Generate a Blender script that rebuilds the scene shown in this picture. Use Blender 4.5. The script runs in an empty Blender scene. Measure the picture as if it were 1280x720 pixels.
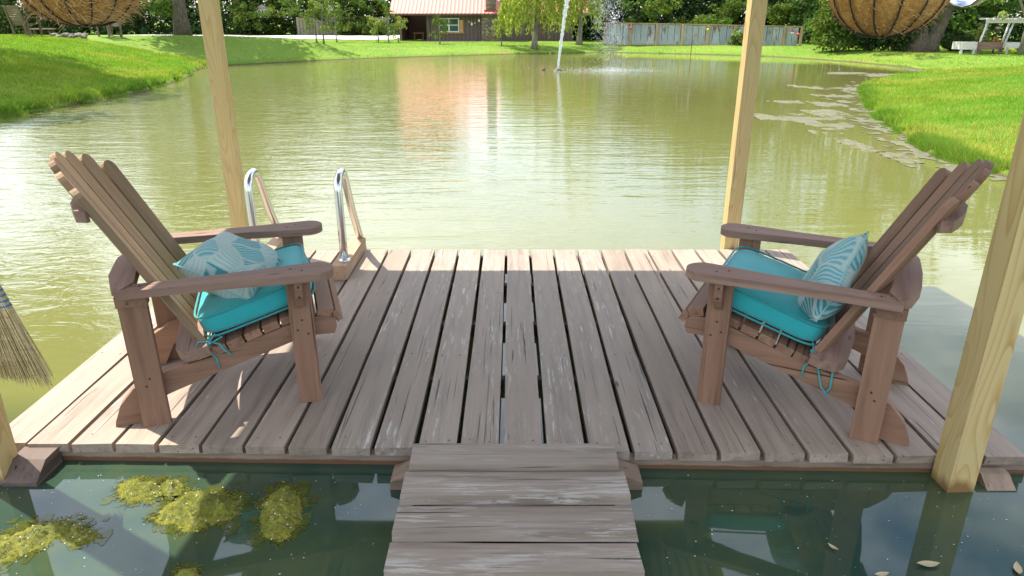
import bpy, bmesh, math, random
import numpy as np
from mathutils import Vector, Matrix, noise as mnoise
random.seed(7); RNG = np.random.default_rng(11)
rad = math.radians
S = bpy.context.scene
COL = S.collection
# ------------------------------------------------------------------ camera
F = 875.0; PITCH = 20.9; EYE = 1.515
cd = bpy.data.cameras.new('camera'); cam = bpy.data.objects.new('camera', cd); COL.objects.link(cam)
cam.location = (0, 0, EYE); cam.rotation_euler = (rad(90-PITCH), 0, 0)
cd.sensor_width = 36; cd.lens = F/1280*36; cd.clip_end = 2000; cd.clip_start = .02
S.camera = cam
# ------------------------------------------------------------------ world + sun
SUNV = Vector((-.42, .25, 1)).normalized()         # direction towards the sun
el = math.asin(SUNV.z); az = math.atan2(SUNV.x, SUNV.y)
W = bpy.data.worlds.new('World'); S.world = W; W.use_nodes = True
nt = W.node_tree; nt.nodes.clear()
def N(nt, t, **kw):
    n = nt.nodes.new(t)
    for k, v in kw.items():
        if k in n.bl_rna.properties: setattr(n, k, v)
        else: n.inputs[k.replace('_', ' ')].default_value = v
    return n
out = N(nt, 'ShaderNodeOutputWorld'); bg = N(nt, 'ShaderNodeBackground'); bg.inputs[1].default_value = .14
sky = N(nt, 'ShaderNodeTexSky'); sky.sky_type = 'NISHITA'; sky.sun_disc = False
sky.sun_elevation = el; sky.sun_rotation = az; sky.air_density = 1.0; sky.dust_density = 1.2
tc = N(nt, 'ShaderNodeTexCoord'); mp = N(nt, 'ShaderNodeMapping'); mp.inputs['Scale'].default_value = (1, 1, 2.6)
mp.inputs['Location'].default_value = (.35, .2, .1)
nz = N(nt, 'ShaderNodeTexNoise'); nz.inputs['Scale'].default_value = 2.1; nz.inputs['Detail'].default_value = 7; nz.inputs['Roughness'].default_value = .56
rp = N(nt, 'ShaderNodeValToRGB'); rp.color_ramp.elements[0].position = .39; rp.color_ramp.elements[1].position = .66
mx = N(nt, 'ShaderNodeMixRGB'); mx.inputs[2].default_value = (9.0, 9.4, 9.9, 1)
nt.links.new(tc.outputs['Generated'], mp.inputs[0]); nt.links.new(mp.outputs[0], nz.inputs[0]); nt.links.new(nz.outputs[0], rp.inputs[0])
nt.links.new(rp.outputs[0], mx.inputs[0]); nt.links.new(sky.outputs[0], mx.inputs[1]); nt.links.new(mx.outputs[0], bg.inputs[0]); nt.links.new(bg.outputs[0], out.inputs[0])
sd = bpy.data.lights.new('sun', 'SUN'); sun = bpy.data.objects.new('sun', sd); COL.objects.link(sun)
sd.energy = 4.8; sd.angle = rad(.55); sd.color = (1, .94, .83)
sun.rotation_euler = SUNV.to_track_quat('Z', 'Y').to_euler()
S.view_settings.view_transform = 'Standard'; S.view_settings.look = 'None'; S.view_settings.exposure = .98
S.render.engine = 'CYCLES'
S.cycles.max_bounces = 7; S.cycles.transparent_max_bounces = 12
# ------------------------------------------------------------------ placing helper: photograph pixel -> point of the place
def ray(px, py):
    a = rad(PITCH); x = (px-640)/F; v = (py-360)/F
    return Vector((x, math.cos(a)-v*math.sin(a), -math.sin(a)-v*math.cos(a)))
def at(px, py, z=None, Y=None):
    d = ray(px, py)
    t = (z-EYE)/d.z if Y is None else Y/d.y
    return Vector((0, 0, EYE))+d*t
# ------------------------------------------------------------------ object helpers
def tag(o, label=None, cat=None, group=None, kind=None):
    if label: o['label'] = label
    if cat: o['category'] = cat
    if group: o['group'] = group
    if kind: o['kind'] = kind
    return o
def thing(name, label, cat, loc=(0, 0, 0), rz=0, group=None):
    o = bpy.data.objects.new(name, None); COL.objects.link(o); o.empty_display_size = .1
    o.location = loc; o.rotation_euler = (0, 0, rz)
    return tag(o, label, cat, group)
class MB:
    def __init__(s): s.v = []; s.f = []; s.sm = []
    def add(s, vs, fs, smooth=False, M=None):
        b = len(s.v)
        for p in vs:
            p = Vector(p)
            s.v.append(M @ p if M is not None else p)
        for f in fs: s.f.append([i+b for i in f]); s.sm.append(smooth)
        return s
    def box(s, x0, x1, y0, y1, z0, z1, M=None):
        return s.add([(x0,y0,z0),(x1,y0,z0),(x1,y1,z0),(x0,y1,z0),(x0,y0,z1),(x1,y0,z1),(x1,y1,z1),(x0,y1,z1)],
                     [(3,2,1,0),(4,5,6,7),(0,1,5,4),(1,2,6,5),(2,3,7,6),(3,0,4,7)], M=M)
    def prism(s, pts, d0, d1, plane='xy', M=None, smooth=False):
        n = len(pts)
        a = sum(pts[i][0]*pts[(i+1)%n][1]-pts[(i+1)%n][0]*pts[i][1] for i in range(n))
        if a < 0: pts = pts[::-1]
        def P(p, d):
            return (p[0], p[1], d) if plane == 'xy' else ((p[0], d, p[1]) if plane == 'xz' else (d, p[0], p[1]))
        vs = [P(p, d0) for p in pts]+[P(p, d1) for p in pts]
        fs = [tuple(range(n))[::-1], tuple(range(n, 2*n))]+[(i, (i+1)%n, n+(i+1)%n, n+i) for i in range(n)]
        if plane == 'xz': fs = [f[::-1] for f in fs]
        return s.add(vs, fs, smooth, M)
    def tube(s, pts, r, n=8, cap=True, M=None):
        pts = [Vector(p) for p in pts]; R = r if isinstance(r, (list, tuple)) else [r]*len(pts)
        vs = []; up = Vector((0, 0, 1)); prev = None
        for i, p in enumerate(pts):
            t = (pts[min(i+1, len(pts)-1)]-pts[max(i-1, 0)]).normalized()
            if prev is None:
                a = t.cross(up if abs(t.z) < .9 else Vector((1, 0, 0))).normalized()
            else: a = (prev-t*prev.dot(t)).normalized()
            prev = a; b = t.cross(a)
            for k in range(n):
                q = 2*math.pi*k/n; vs.append(p+(a*math.cos(q)+b*math.sin(q))*R[i])
        fs = []
        for i in range(len(pts)-1):
            for k in range(n):
                fs.append((i*n+k, i*n+(k+1)%n, (i+1)*n+(k+1)%n, (i+1)*n+k))
        s.add(vs, fs, True, M)
        if cap:
            b = len(s.v)-len(vs)
            s.f.append([b+k for k in range(n)][::-1]); s.sm.append(False)
            s.f.append([b+(len(pts)-1)*n+k for k in range(n)]); s.sm.append(False)
        return s
    def lathe(s, prof, n=24, M=None):
        vs = [(r*math.cos(2*math.pi*k/n), r*math.sin(2*math.pi*k/n), z) for r, z in prof for k in range(n)]
        fs = [(i*n+k, i*n+(k+1)%n, (i+1)*n+(k+1)%n, (i+1)*n+k) for i in range(len(prof)-1) for k in range(n)]
        return s.add(vs, fs, True, M)
    def build(s, name, mat, parent=None, M=None, bevel=0, seg=1, kind=None, label=None):
        me = bpy.data.meshes.new(name)
        bm = bmesh.new()
        vs = [bm.verts.new(v) for v in s.v]
        for f, sm in zip(s.f, s.sm):
            try: fa = bm.faces.new([vs[i] for i in f]); fa.smooth = sm
            except ValueError: pass
        if bevel:
            bmesh.ops.bevel(bm, geom=[e for e in bm.edges if len(e.link_faces) == 2 and e.calc_face_angle(0) > .5],
                            offset=bevel, segments=seg, affect='EDGES', profile=.5, clamp_overlap=True)
        bmesh.ops.recalc_face_normals(bm, faces=bm.faces)
        bm.to_mesh(me); bm.free(); me.materials.append(mat)
        o = bpy.data.objects.new(name, me); COL.objects.link(o)
        if parent: o.parent = parent
        if M is not None: o.matrix_local = M
        if kind: o['kind'] = kind
        if label: o['label'] = label
        return o
def npmesh(name, V, Fc, mat, parent=None, smooth=False, tint=None, kind=None):
    """V (n,3); Fc (m,k) ; tint per face (m,3)"""
    V = np.asarray(V, np.float32); Fc = np.asarray(Fc, np.int32); m, k = Fc.shape
    me = bpy.data.meshes.new(name); me.vertices.add(len(V)); me.vertices.foreach_set('co', V.ravel())
    me.loops.add(m*k); me.loops.foreach_set('vertex_index', Fc.ravel())
    me.polygons.add(m); me.polygons.foreach_set('loop_start', np.arange(m, dtype=np.int32)*k)
    me.polygons.foreach_set('loop_total', np.full(m, k, np.int32))
    me.polygons.foreach_set('use_smooth', np.full(m, smooth))
    me.update(calc_edges=True)
    if tint is not None:
        a = me.color_attributes.new('tint', 'FLOAT_COLOR', 'CORNER')
        c = np.ones((m, k, 4), np.float32); c[:, :, :3] = np.asarray(tint, np.float32)[:, None, :]
        a.data.foreach_set('color', c.ravel())
    me.materials.append(mat)
    o = bpy.data.objects.new(name, me); COL.objects.link(o)
    if parent: o.parent = parent
    if kind: o['kind'] = kind
    return o
def copy_tree(o, parent=None):
    c = o.copy(); COL.objects.link(c); c.parent = parent
    for ch in list(o.children): copy_tree(ch, c)
    return c
def T(x, y, z): return Matrix.Translation((x, y, z))
def R(a, ax): return Matrix.Rotation(a, 4, ax)
def fr(x, y=None, z=None, o=(0, 0, 0)):
    """matrix whose local X,Y,Z are the given axes, origin o"""
    x = Vector(x).normalized(); z = Vector(z).normalized(); y = z.cross(x).normalized(); z = x.cross(y)
    m = Matrix((x, y, z)).transposed().to_4x4(); m.translation = Vector(o); return m
# ------------------------------------------------------------------ materials
def newmat(name):
    m = bpy.data.materials.new(name); m.use_nodes = True; nt = m.node_tree; b = nt.nodes['Principled BSDF']
    return m, nt, b
def L(nt, a, b): nt.links.new(a, b)
def coords(nt, scale, rnd=True, kind='Object', loc=(0, 0, 0), rot=(0, 0, 0)):
    tc = N(nt, 'ShaderNodeTexCoord'); src = tc.outputs[kind]
    if rnd:
        oi = N(nt, 'ShaderNodeObjectInfo'); mul = N(nt, 'ShaderNodeMath', operation='MULTIPLY'); mul.inputs[1].default_value = 37.0
        cx = N(nt, 'ShaderNodeCombineXYZ'); L(nt, oi.outputs['Random'], mul.inputs[0])
        for i in range(3): L(nt, mul.outputs[0], cx.inputs[i])
        ad = N(nt, 'ShaderNodeVectorMath', operation='ADD'); L(nt, src, ad.inputs[0]); L(nt, cx.outputs[0], ad.inputs[1]); src = ad.outputs[0]
    mp = N(nt, 'ShaderNodeMapping'); mp.inputs['Scale'].default_value = scale; mp.inputs['Location'].default_value = loc; mp.inputs['Rotation'].default_value = rot
    L(nt, src, mp.inputs[0]); return mp.outputs[0]
def noise(nt, vec, scale=1, detail=4, rough=.5, dist=0):
    n = N(nt, 'ShaderNodeTexNoise'); n.inputs['Scale'].default_value = scale; n.inputs['Detail'].default_value = detail
    n.inputs['Roughness'].default_value = rough; n.inputs['Distortion'].default_value = dist
    L(nt, vec, n.inputs['Vector']); return n.outputs[0]
def ramp(nt, fac, stops):
    r = N(nt, 'ShaderNodeValToRGB'); e = r.color_ramp.elements
    while len(e) < len(stops): e.new(.5)
    for el_, (p, c) in zip(e, stops):
        el_.position = p; el_.color = (c, c, c, 1) if not isinstance(c, (tuple, list)) else (*c, 1)
    L(nt, fac, r.inputs[0]); return r.outputs[0]
def mixc(nt, fac, a, b, mode='MIX'):
    m = N(nt, 'ShaderNodeMixRGB', blend_type=mode)
    for i, v in ((0, fac), (1, a), (2, b)):
        if hasattr(v, 'is_linked') or hasattr(v, 'links'): L(nt, v, m.inputs[i])
        else: m.inputs[i].default_value = v if i == 0 else (*v, 1)
    return m.outputs[0]
def bump(nt, b, h, strength=.3, dist=.01):
    n = N(nt, 'ShaderNodeBump'); n.inputs['Strength'].default_value = strength; n.inputs['Distance'].default_value = dist
    L(nt, h, n.inputs['Height']); L(nt, n.outputs[0], b.inputs['Normal']); return n
def simple(name, col, rough=.6, metal=0, var=.25, scale=8, bstr=.15, **kw):
    m, nt, b = newmat(name); v = coords(nt, (1, 1, 1)); n = noise(nt, v, scale, 5, .6)
    c = mixc(nt, n, tuple(x*(1-var) for x in col), tuple(min(1, x*(1+var)) for x in col))
    L(nt, c, b.inputs['Base Color']); b.inputs['Roughness'].default_value = rough; b.inputs['Metallic'].default_value = metal
    if bstr: bump(nt, b, n, bstr, .01)
    for k, x in kw.items(): b.inputs[k.replace('_', ' ')].default_value = x
    return m
def wood(name, base, light, dark, peel=None, peel_amt=.55, rough=.68, gscale=1.0, ovar=.25, green=None, knots=True, weather=.35, bstr=.6, wetz=None):
    """grain runs along the local X axis of the piece"""
    m, nt, b = newmat(name)
    v = coords(nt, (1.6*gscale, 26*gscale, 26*gscale)); g = noise(nt, v, 1, 6, .62, .4)
    c = ramp(nt, g, [(.28, dark), (.46, base), (.72, light)])
    v2 = coords(nt, (1.1, 3.2, 3.2)); br = noise(nt, v2, 2.2, 4, .55)
    c = mixc(nt, ramp(nt, br, [(.3, 0.0), (.75, weather)]), c, tuple(x*1.45 for x in base))
    # long fine cracks
    v3 = coords(nt, (1.3*gscale, 70*gscale, 70*gscale)); ck = noise(nt, v3, 1, 3, .6, .6)
    cr = ramp(nt, ck, [(.30, 1.0), (.36, 0.0)])
    c = mixc(nt, cr, c, tuple(x*.45 for x in dark))
    hgt = g
    if knots:
        v4 = coords(nt, (1.6, 6, 6)); vo = N(nt, 'ShaderNodeTexVoronoi'); vo.inputs['Scale'].default_value = 1.1; L(nt, v4, vo.inputs['Vector'])
        k = ramp(nt, vo.outputs['Distance'], [(.02, 1.0), (.065, 0.0)])
        c = mixc(nt, k, c, tuple(x*.5 for x in dark))
    if peel:
        v5 = coords(nt, (6, 70, 70)); p1 = noise(nt, v5, 1, 6, .7, .3); v6 = coords(nt, (1.2, 4, 4)); p2 = noise(nt, v6, 1.6, 3, .5)
        pm = N(nt, 'ShaderNodeMath', operation='MULTIPLY'); L(nt, ramp(nt, p1, [(peel_amt-.02, 0.0), (peel_amt+.03, 1.0)]), pm.inputs[0]); L(nt, ramp(nt, p2, [(.42, 0.0), (.6, 1.0)]), pm.inputs[1])
        c = mixc(nt, pm.outputs[0], c, peel)
    if green:
        v7 = coords(nt, (1, 2, 2)); gm = ramp(nt, noise(nt, v7, 2.5, 5, .6), [(.5, 0.0), (.72, .55)])
        c = mixc(nt, gm, c, green)
    if wetz is not None:
        tcw = N(nt, 'ShaderNodeTexCoord'); sw = N(nt, 'ShaderNodeSeparateXYZ'); L(nt, tcw.outputs['Object'], sw.inputs[0])
        wa_ = N(nt, 'ShaderNodeMath', operation='MULTIPLY_ADD'); L(nt, noise(nt, coords(nt, (3, 3, 3)), 4, 5, .7), wa_.inputs[0]); wa_.inputs[1].default_value = -.022; L(nt, sw.outputs[2], wa_.inputs[2])
        mr_ = N(nt, 'ShaderNodeMapRange'); mr_.inputs['From Min'].default_value = wetz+.002; mr_.inputs['From Max'].default_value = wetz-.004; mr_.inputs['To Max'].default_value = .9; L(nt, wa_.outputs[0], mr_.inputs[0])
        c = mixc(nt, mr_.outputs[0], c, (.13,.055,.018))
    oi = N(nt, 'ShaderNodeObjectInfo'); hs = N(nt, 'ShaderNodeHueSaturation'); mr = N(nt, 'ShaderNodeMapRange')
    mr.inputs['To Min'].default_value = 1-ovar; mr.inputs['To Max'].default_value = 1+ovar*.7
    L(nt, oi.outputs['Random'], mr.inputs[0]); L(nt, mr.outputs[0], hs.inputs['Value']); L(nt, c, hs.inputs['Color'])
    L(nt, hs.outputs[0], b.inputs['Base Color'])
    L(nt, ramp(nt, g, [(.3, rough-.12), (.7, rough+.15)]), b.inputs['Roughness'])
    ad = N(nt, 'ShaderNodeMath', operation='SUBTRACT'); L(nt, g, ad.inputs[0]); L(nt, cr, ad.inputs[1])
    bump(nt, b, ad.outputs[0], bstr, .003)
    return m
M_deck = wood('deck_paint', (.258,.198,.152), (.36,.28,.222), (.15,.11,.083), peel=(.47,.43,.38), peel_amt=.64, ovar=.16, weather=.4)
M_deckmid = wood('deck_worn', (.256,.204,.162), (.335,.275,.23), (.15,.12,.098), peel=(.46,.44,.40), peel_amt=.585, ovar=.10, weather=.4)
M_gang = wood('gangway_peeling', (.235,.186,.146), (.32,.262,.212), (.12,.095,.075), peel=(.38,.345,.30), peel_amt=.53, ovar=.1, weather=.45)
M_rim = wood('rim_wood', (.215,.145,.105), (.29,.2,.14), (.1,.065,.045), ovar=.12, green=(.1,.085,.03))
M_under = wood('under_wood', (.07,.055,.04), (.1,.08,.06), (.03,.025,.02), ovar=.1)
M_chair = wood('chair_stain', (.215,.112,.068), (.30,.17,.11), (.11,.055,.032), ovar=.2, knots=False, weather=.4, peel=(.33,.21,.15), peel_amt=.66)
M_chairback = wood('chair_back_green', (.25,.155,.085), (.34,.225,.13), (.13,.075,.04), ovar=.2, green=(.2,.185,.075), knots=False)
M_armtop = wood('arm_mauve', (.22,.128,.092), (.32,.21,.165), (.12,.066,.045), ovar=.12, weather=.45)
M_block = wood('block_wood', (.36,.23,.145), (.46,.31,.2), (.2,.12,.07), ovar=.1)
M_grey = wood('grey_wood', (.3,.26,.2), (.42,.37,.28), (.16,.13,.1), ovar=.15)
M_fencepost = wood('fence_post_wood', (.36,.25,.13), (.48,.34,.19), (.2,.13,.07), ovar=.15)
M_white_wood = wood('white_wood', (.62,.58,.53), (.74,.7,.66), (.4,.36,.32), ovar=.1)

def pine_mat():
    m, nt, b = newmat('yellow_pine')
    lf = noise(nt, coords(nt, (.85, 8.5, 8.5)), 1, 1.0, .4, .25); k9 = N(nt, 'ShaderNodeMath', operation='MULTIPLY'); k9.inputs[1].default_value = 15; L(nt, lf, k9.inputs[0])
    fr_ = N(nt, 'ShaderNodeMath', operation='FRACT'); L(nt, k9.outputs[0], fr_.inputs[0])
    grain = ramp(nt, fr_.outputs[0], [(.0, (.56,.41,.19)), (.5, (.55,.39,.165)), (.8, (.46,.29,.09)), (.93, (.38,.22,.06)), (1, (.55,.40,.18))])
    fade = ramp(nt, noise(nt, coords(nt, (.9, 5, 5)), 1.2, 2, .5), [(.35, 1.0), (.6, .5)])
    c = mixc(nt, fade, (.55,.40,.185), grain)
    g = noise(nt, coords(nt, (2.5, 90, 90)), 1, 4, .6); c = mixc(nt, ramp(nt, g, [(.3, .0), (.8, .3)]), c, (.68,.53,.27))
    gr = noise(nt, coords(nt, (1, 3, 3)), 1.5, 3, .5); c = mixc(nt, ramp(nt, gr, [(.45, .0), (.75, .35)]), c, (.45,.42,.16))
    vo = N(nt, 'ShaderNodeTexVoronoi'); vo.inputs['Scale'].default_value = 1.0; L(nt, coords(nt, (1.9, 5, 5)), vo.inputs['Vector'])
    c = mixc(nt, ramp(nt, vo.outputs['Distance'], [(.055, 1.0), (.10, .25), (.14, 0.0)]), c, (.17,.075,.025))
    tcx = N(nt, 'ShaderNodeTexCoord'); sx_ = N(nt, 'ShaderNodeSeparateXYZ'); L(nt, tcx.outputs['Object'], sx_.inputs[0])
    wet = N(nt, 'ShaderNodeMath', operation='MULTIPLY_ADD'); L(nt, noise(nt, coords(nt, (3, 22, 22)), 1, 3, .5), wet.inputs[0]); wet.inputs[1].default_value = -.11; L(nt, sx_.outputs[0], wet.inputs[2])
    c = mixc(nt, ramp(nt, wet.outputs[0], [(.563, .9), (.60, 0.0)]), c, (.20,.10,.025))
    L(nt, c, b.inputs['Base Color']); b.inputs['Roughness'].default_value = .62
    ck = noise(nt, coords(nt, (.9, 60, 60)), 1, 3, .6, .5); crk = ramp(nt, ck, [(.27, 1.0), (.31, 0.0)])
    mm = mixc(nt, crk, c, (.2,.12,.05)); L(nt, mm, b.inputs['Base Color'])
    bump(nt, b, g, .25, .002); return m
M_pine = pine_mat()

def water_mat():
    m, nt, b = newmat('pond_water')
    tc = N(nt, 'ShaderNodeTexCoord'); P = tc.outputs['Object']
    sep = N(nt, 'ShaderNodeSeparateXYZ'); L(nt, P, sep.inputs[0])
    big = noise(nt, coords(nt, (.25, .25, 1), rnd=False), 1, 3, .5)
    c = ramp(nt, big, [(.3, (.138,.144,.044)), (.7, (.162,.163,.052))])
    # water before the deck turned dark teal: roof shade painted into its colour
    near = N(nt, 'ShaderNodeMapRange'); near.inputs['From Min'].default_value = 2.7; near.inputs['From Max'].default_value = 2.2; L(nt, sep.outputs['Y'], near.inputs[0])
    shade_teal = ramp(nt, noise(nt, coords(nt, (1, 1, 1), rnd=False), 2.2, 4, .55), [(.35, (.02,.048,.036)), (.62, (.046,.07,.034))])
    c = mixc(nt, near.outputs[0], c, shade_teal)
    # weed hanging under the surface round the floating mats
    wd = N(nt, 'ShaderNodeVectorMath', operation='DISTANCE'); L(nt, P, wd.inputs[0]); wd.inputs[1].default_value = (-1.25, 1.72, 0)
    wr = N(nt, 'ShaderNodeMapRange'); wr.inputs['From Min'].default_value = .5; wr.inputs['From Max'].default_value = .1; L(nt, wd.outputs['Value'], wr.inputs[0])
    wn = ramp(nt, noise(nt, coords(nt, (1, 1, 1), rnd=False), 7, 5, .6, .6), [(.48, 0.0), (.66, .6)])
    wm_ = N(nt, 'ShaderNodeMath', operation='MULTIPLY'); L(nt, wr.outputs[0], wm_.inputs[0]); L(nt, wn, wm_.inputs[1])
    c = mixc(nt, wm_.outputs[0], c, (.055,.065,.008))
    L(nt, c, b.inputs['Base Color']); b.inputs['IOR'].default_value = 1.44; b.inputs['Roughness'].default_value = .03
    b.inputs['Specular IOR Level'].default_value = .9
    # ripples
    def fld(scale, detail, rough, strength_nodes, dist=0):
        return noise(nt, coords(nt, scale, rnd=False), 1, detail, rough, dist)
    w1 = fld((.7, 3.6, 1), 3, .5, 0, .8)      # long low waves, crests across the view
    w2 = fld((2.2, 8.5, 1), 3, .55, 0, .6)
    w3 = fld((7, 20, 1), 2, .5, 0, .5)
    w4 = fld((3.2, 6.5, 1), 3, .55, 0, 1.6)     # swirls on the left
    def mul(a, k):
        n = N(nt, 'ShaderNodeMath', operation='MULTIPLY'); 
        for i, v in enumerate((a, k)):
            if isinstance(v, (int, float)): n.inputs[i].default_value = v
            else: L(nt, v, n.inputs[i])
        return n.outputs[0]
    def add(a, bb):
        n = N(nt, 'ShaderNodeMath', operation='ADD'); L(nt, a, n.inputs[0]); L(nt, bb, n.inputs[1]); return n.outputs[0]
    # distance from where the fountain falls
    vm = N(nt, 'ShaderNodeVectorMath', operation='DISTANCE'); L(nt, P, vm.inputs[0]); vm.inputs[1].default_value = (3.3, 22.6, 0)
    fm = N(nt, 'ShaderNodeMapRange'); fm.inputs['From Min'].default_value = 9; fm.inputs['From Max'].default_value = 1; L(nt, vm.outputs['Value'], fm.inputs[0])
    cor = noise(nt, coords(nt, (9, 11, 1), rnd=False), 1, 3, .6)
    hsum = add(add(mul(w1, .0095), mul(w2, .0034)), mul(w3, .0012))
    # calm on the right and around the deck, livelier in the middle and to the left
    xm = N(nt, 'ShaderNodeMapRange'); xm.inputs['From Min'].default_value = 4.2; xm.inputs['From Max'].default_value = .8; xm.inputs['To Min'].default_value = .16; L(nt, sep.outputs['X'], xm.inputs[0])
    ym = N(nt, 'ShaderNodeMapRange'); ym.inputs['From Min'].default_value = 2.7; ym.inputs['From Max'].default_value = 6.0; ym.inputs['To Min'].default_value = .02; L(nt, sep.outputs['Y'], ym.inputs[0])
    lm = N(nt, 'ShaderNodeMapRange'); lm.inputs['From Min'].default_value = -.6; lm.inputs['From Max'].default_value = -2.6; L(nt, sep.outputs['X'], lm.inputs[0])
    yl = N(nt, 'ShaderNodeMapRange'); yl.inputs['From Min'].default_value = 2.0; yl.inputs['From Max'].default_value = 3.2; L(nt, sep.outputs['Y'], yl.inputs[0])
    hsum = add(mul(mul(hsum, xm.outputs[0]), ym.outputs[0]), mul(mul(mul(w4, lm.outputs[0]), yl.outputs[0]), .0062))
    hsum = add(hsum, mul(mul(cor, fm.outputs[0]), .0045))
    n = N(nt, 'ShaderNodeBump'); n.inputs['Strength'].default_value = 1.0; n.inputs['Distance'].default_value = 1.0
    L(nt, hsum, n.inputs['Height']); L(nt, n.outputs[0], b.inputs['Normal'])
    return m
M_water = water_mat()

def leaf_mat(name, a, bcol, trans=.35):
    m, nt, b = newmat(name)
    at_ = N(nt, 'ShaderNodeAttribute'); at_.attribute_name = 'tint'
    n = noise(nt, coords(nt, (1, 1, 1)), 1.3, 4, .6)
    c = mixc(nt, ramp(nt, n, [(.35, 0.0), (.65, 1.0)]), a, bcol)
    c = mixc(nt, 1.0, c, at_.outputs['Color'], 'MULTIPLY')
    L(nt, c, b.inputs['Base Color']); b.inputs['Roughness'].default_value = .8; b.inputs['Specular IOR Level'].default_value = .15
    tr = N(nt, 'ShaderNodeBsdfTranslucent'); L(nt, mixc(nt, 1.0, c, (1.25, 1.35, .7), 'MULTIPLY'), tr.inputs[0])
    ms = N(nt, 'ShaderNodeMixShader'); ms.inputs[0].default_value = trans
    L(nt, b.outputs[0], ms.inputs[1]); L(nt, tr.outputs[0], ms.inputs[2]); L(nt, ms.outputs[0], nt.nodes['Material Output'].inputs[0])
    return m
M_leafdark = leaf_mat('leaf_dark', (.04,.082,.034), (.075,.135,.045), .35)
M_leafmid = leaf_mat('leaf_mid', (.055,.10,.025), (.11,.17,.035), .35)
M_leafwillow = leaf_mat('leaf_willow', (.24,.30,.06), (.36,.40,.11), .5)
M_leafpale = leaf_mat('leaf_pale', (.15,.20,.07), (.24,.29,.11), .4)
M_blade = leaf_mat('grass_blade', (.14,.265,.026), (.235,.34,.065), .4)

def ground_mat():
    m, nt, b = newmat('lawn')
    n1 = noise(nt, coords(nt, (1, 1, 1), rnd=False), .35, 5, .6); n2 = noise(nt, coords(nt, (1, 1, 1), rnd=False), 14, 4, .7)
    n3 = noise(nt, coords(nt, (1, .55, 1), rnd=False), 1.6, 4, .65, .5)
    c = ramp(nt, n1, [(.3, (.09,.19,.016)), (.7, (.165,.265,.03))])
    c = mixc(nt, ramp(nt, n2, [(.3, 0.0), (.7, .6)]), c, (.17,.25,.035))
    c = mixc(nt, ramp(nt, n3, [(.56, 0.0), (.70, .6)]), c, (.25,.20,.09))
    # wet mud lip by the water
    tc = N(nt, 'ShaderNodeTexCoord'); sp = N(nt, 'ShaderNodeSeparateXYZ'); L(nt, tc.outputs['Object'], sp.inputs[0])
    c = mixc(nt, ramp(nt, sp.outputs['Z'], [(.012, 1.0), (.05, 0.0)]), c, (.09,.07,.035))
    L(nt, c, b.inputs['Base Color']); b.inputs['Roughness'].default_value = .9; b.inputs['Specular IOR Level'].default_value = .2
    bump(nt, b, n2, .8, .05); return m
M_ground = ground_mat()
M_gravel = simple('gravel', (.62,.58,.53), .95, var=.2, scale=30)
M_metal_rail = simple('rail_metal', (.74,.75,.76), .22, 1.0, var=.08, scale=5, bstr=.02)
M_galv = None

# ------------------------------------------------------------------ terrain
SHORE = [(-8.5,11.9),(-8.35,14.8),(-8.7,18),(-9.3,20.8),(-10.3,23.9),(-10.4,26.2),(-9.6,27.6),(-7.8,29.9),(-4.9,32.4),(0,35.6),(4.4,37.4),(8.4,35.8),(11.5,33.4),(13.2,29.2),(13.7,25.0),(12.4,22.0),(10.4,20.0),(8.6,17.8),(7.5,15.4),(6.5,13.0),(5.75,10.9),(5.3,9.3),(5.05,8.1),(5.1,7.1),(5.5,5.9),(7,3.5),(9,0),(9.5,-5),(6,-9),(-5,-9),(-8,-4),(-9,2),(-8.8,8)]
def smooth_poly(P, k=4):
    P = np.array(P, float); n = len(P); out = []
    for i in range(n):
        p0, p1, p2, p3 = P[i-1], P[i], P[(i+1)%n], P[(i+2)%n]
        for j in range(k):
            t = j/k
            out.append(.5*((2*p1)+(-p0+p2)*t+(2*p0-5*p1+4*p2-p3)*t*t+(-p0+3*p1-3*p2+p3)*t**3))
    return np.array(out)
SH = smooth_poly(SHORE, 5)
def sdist(X, Y, poly=None):
    """signed distance to a polygon, positive outside"""
    P = SH if poly is None else np.asarray(poly, float)
    X = np.asarray(X, float); Y = np.asarray(Y, float)
    d = np.full(X.shape, 1e9); ins = np.zeros(X.shape, bool)
    for i in range(len(P)):
        ax, ay = P[i-1]; bx, by = P[i]; ex, ey = bx-ax, by-ay
        t = np.clip(((X-ax)*ex+(Y-ay)*ey)/(ex*ex+ey*ey+1e-12), 0, 1)
        d = np.minimum(d, (X-ax-t*ex)**2+(Y-ay-t*ey)**2)
        c = ((ay > Y) != (by > Y)) & (X < (bx-ax)*(Y-ay)/(by-ay+1e-12)+ax)
        ins ^= c
    d = np.sqrt(d); return np.where(ins, -d, d)
def sstep(a, b, x):
    t = np.clip((x-a)/(b-a), 0, 1); return t*t*(3-2*t)
def vnoise(X, Y, s, seed=0):
    """smooth value noise"""
    X = np.asarray(X)/s+seed*17.3; Y = np.asarray(Y)/s+seed*9.1
    xi = np.floor(X).astype(int); yi = np.floor(Y).astype(int); fx = X-xi; fy = Y-yi
    fx = fx*fx*(3-2*fx); fy = fy*fy*(3-2*fy)
    def h(a, b):
        q = np.sin(a*127.1+b*311.7+seed*74.7)*43758.5453; return q-np.floor(q)
    return (h(xi, yi)*(1-fx)+h(xi+1, yi)*fx)*(1-fy)+(h(xi, yi+1)*(1-fx)+h(xi+1, yi+1)*fx)*fy
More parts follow.
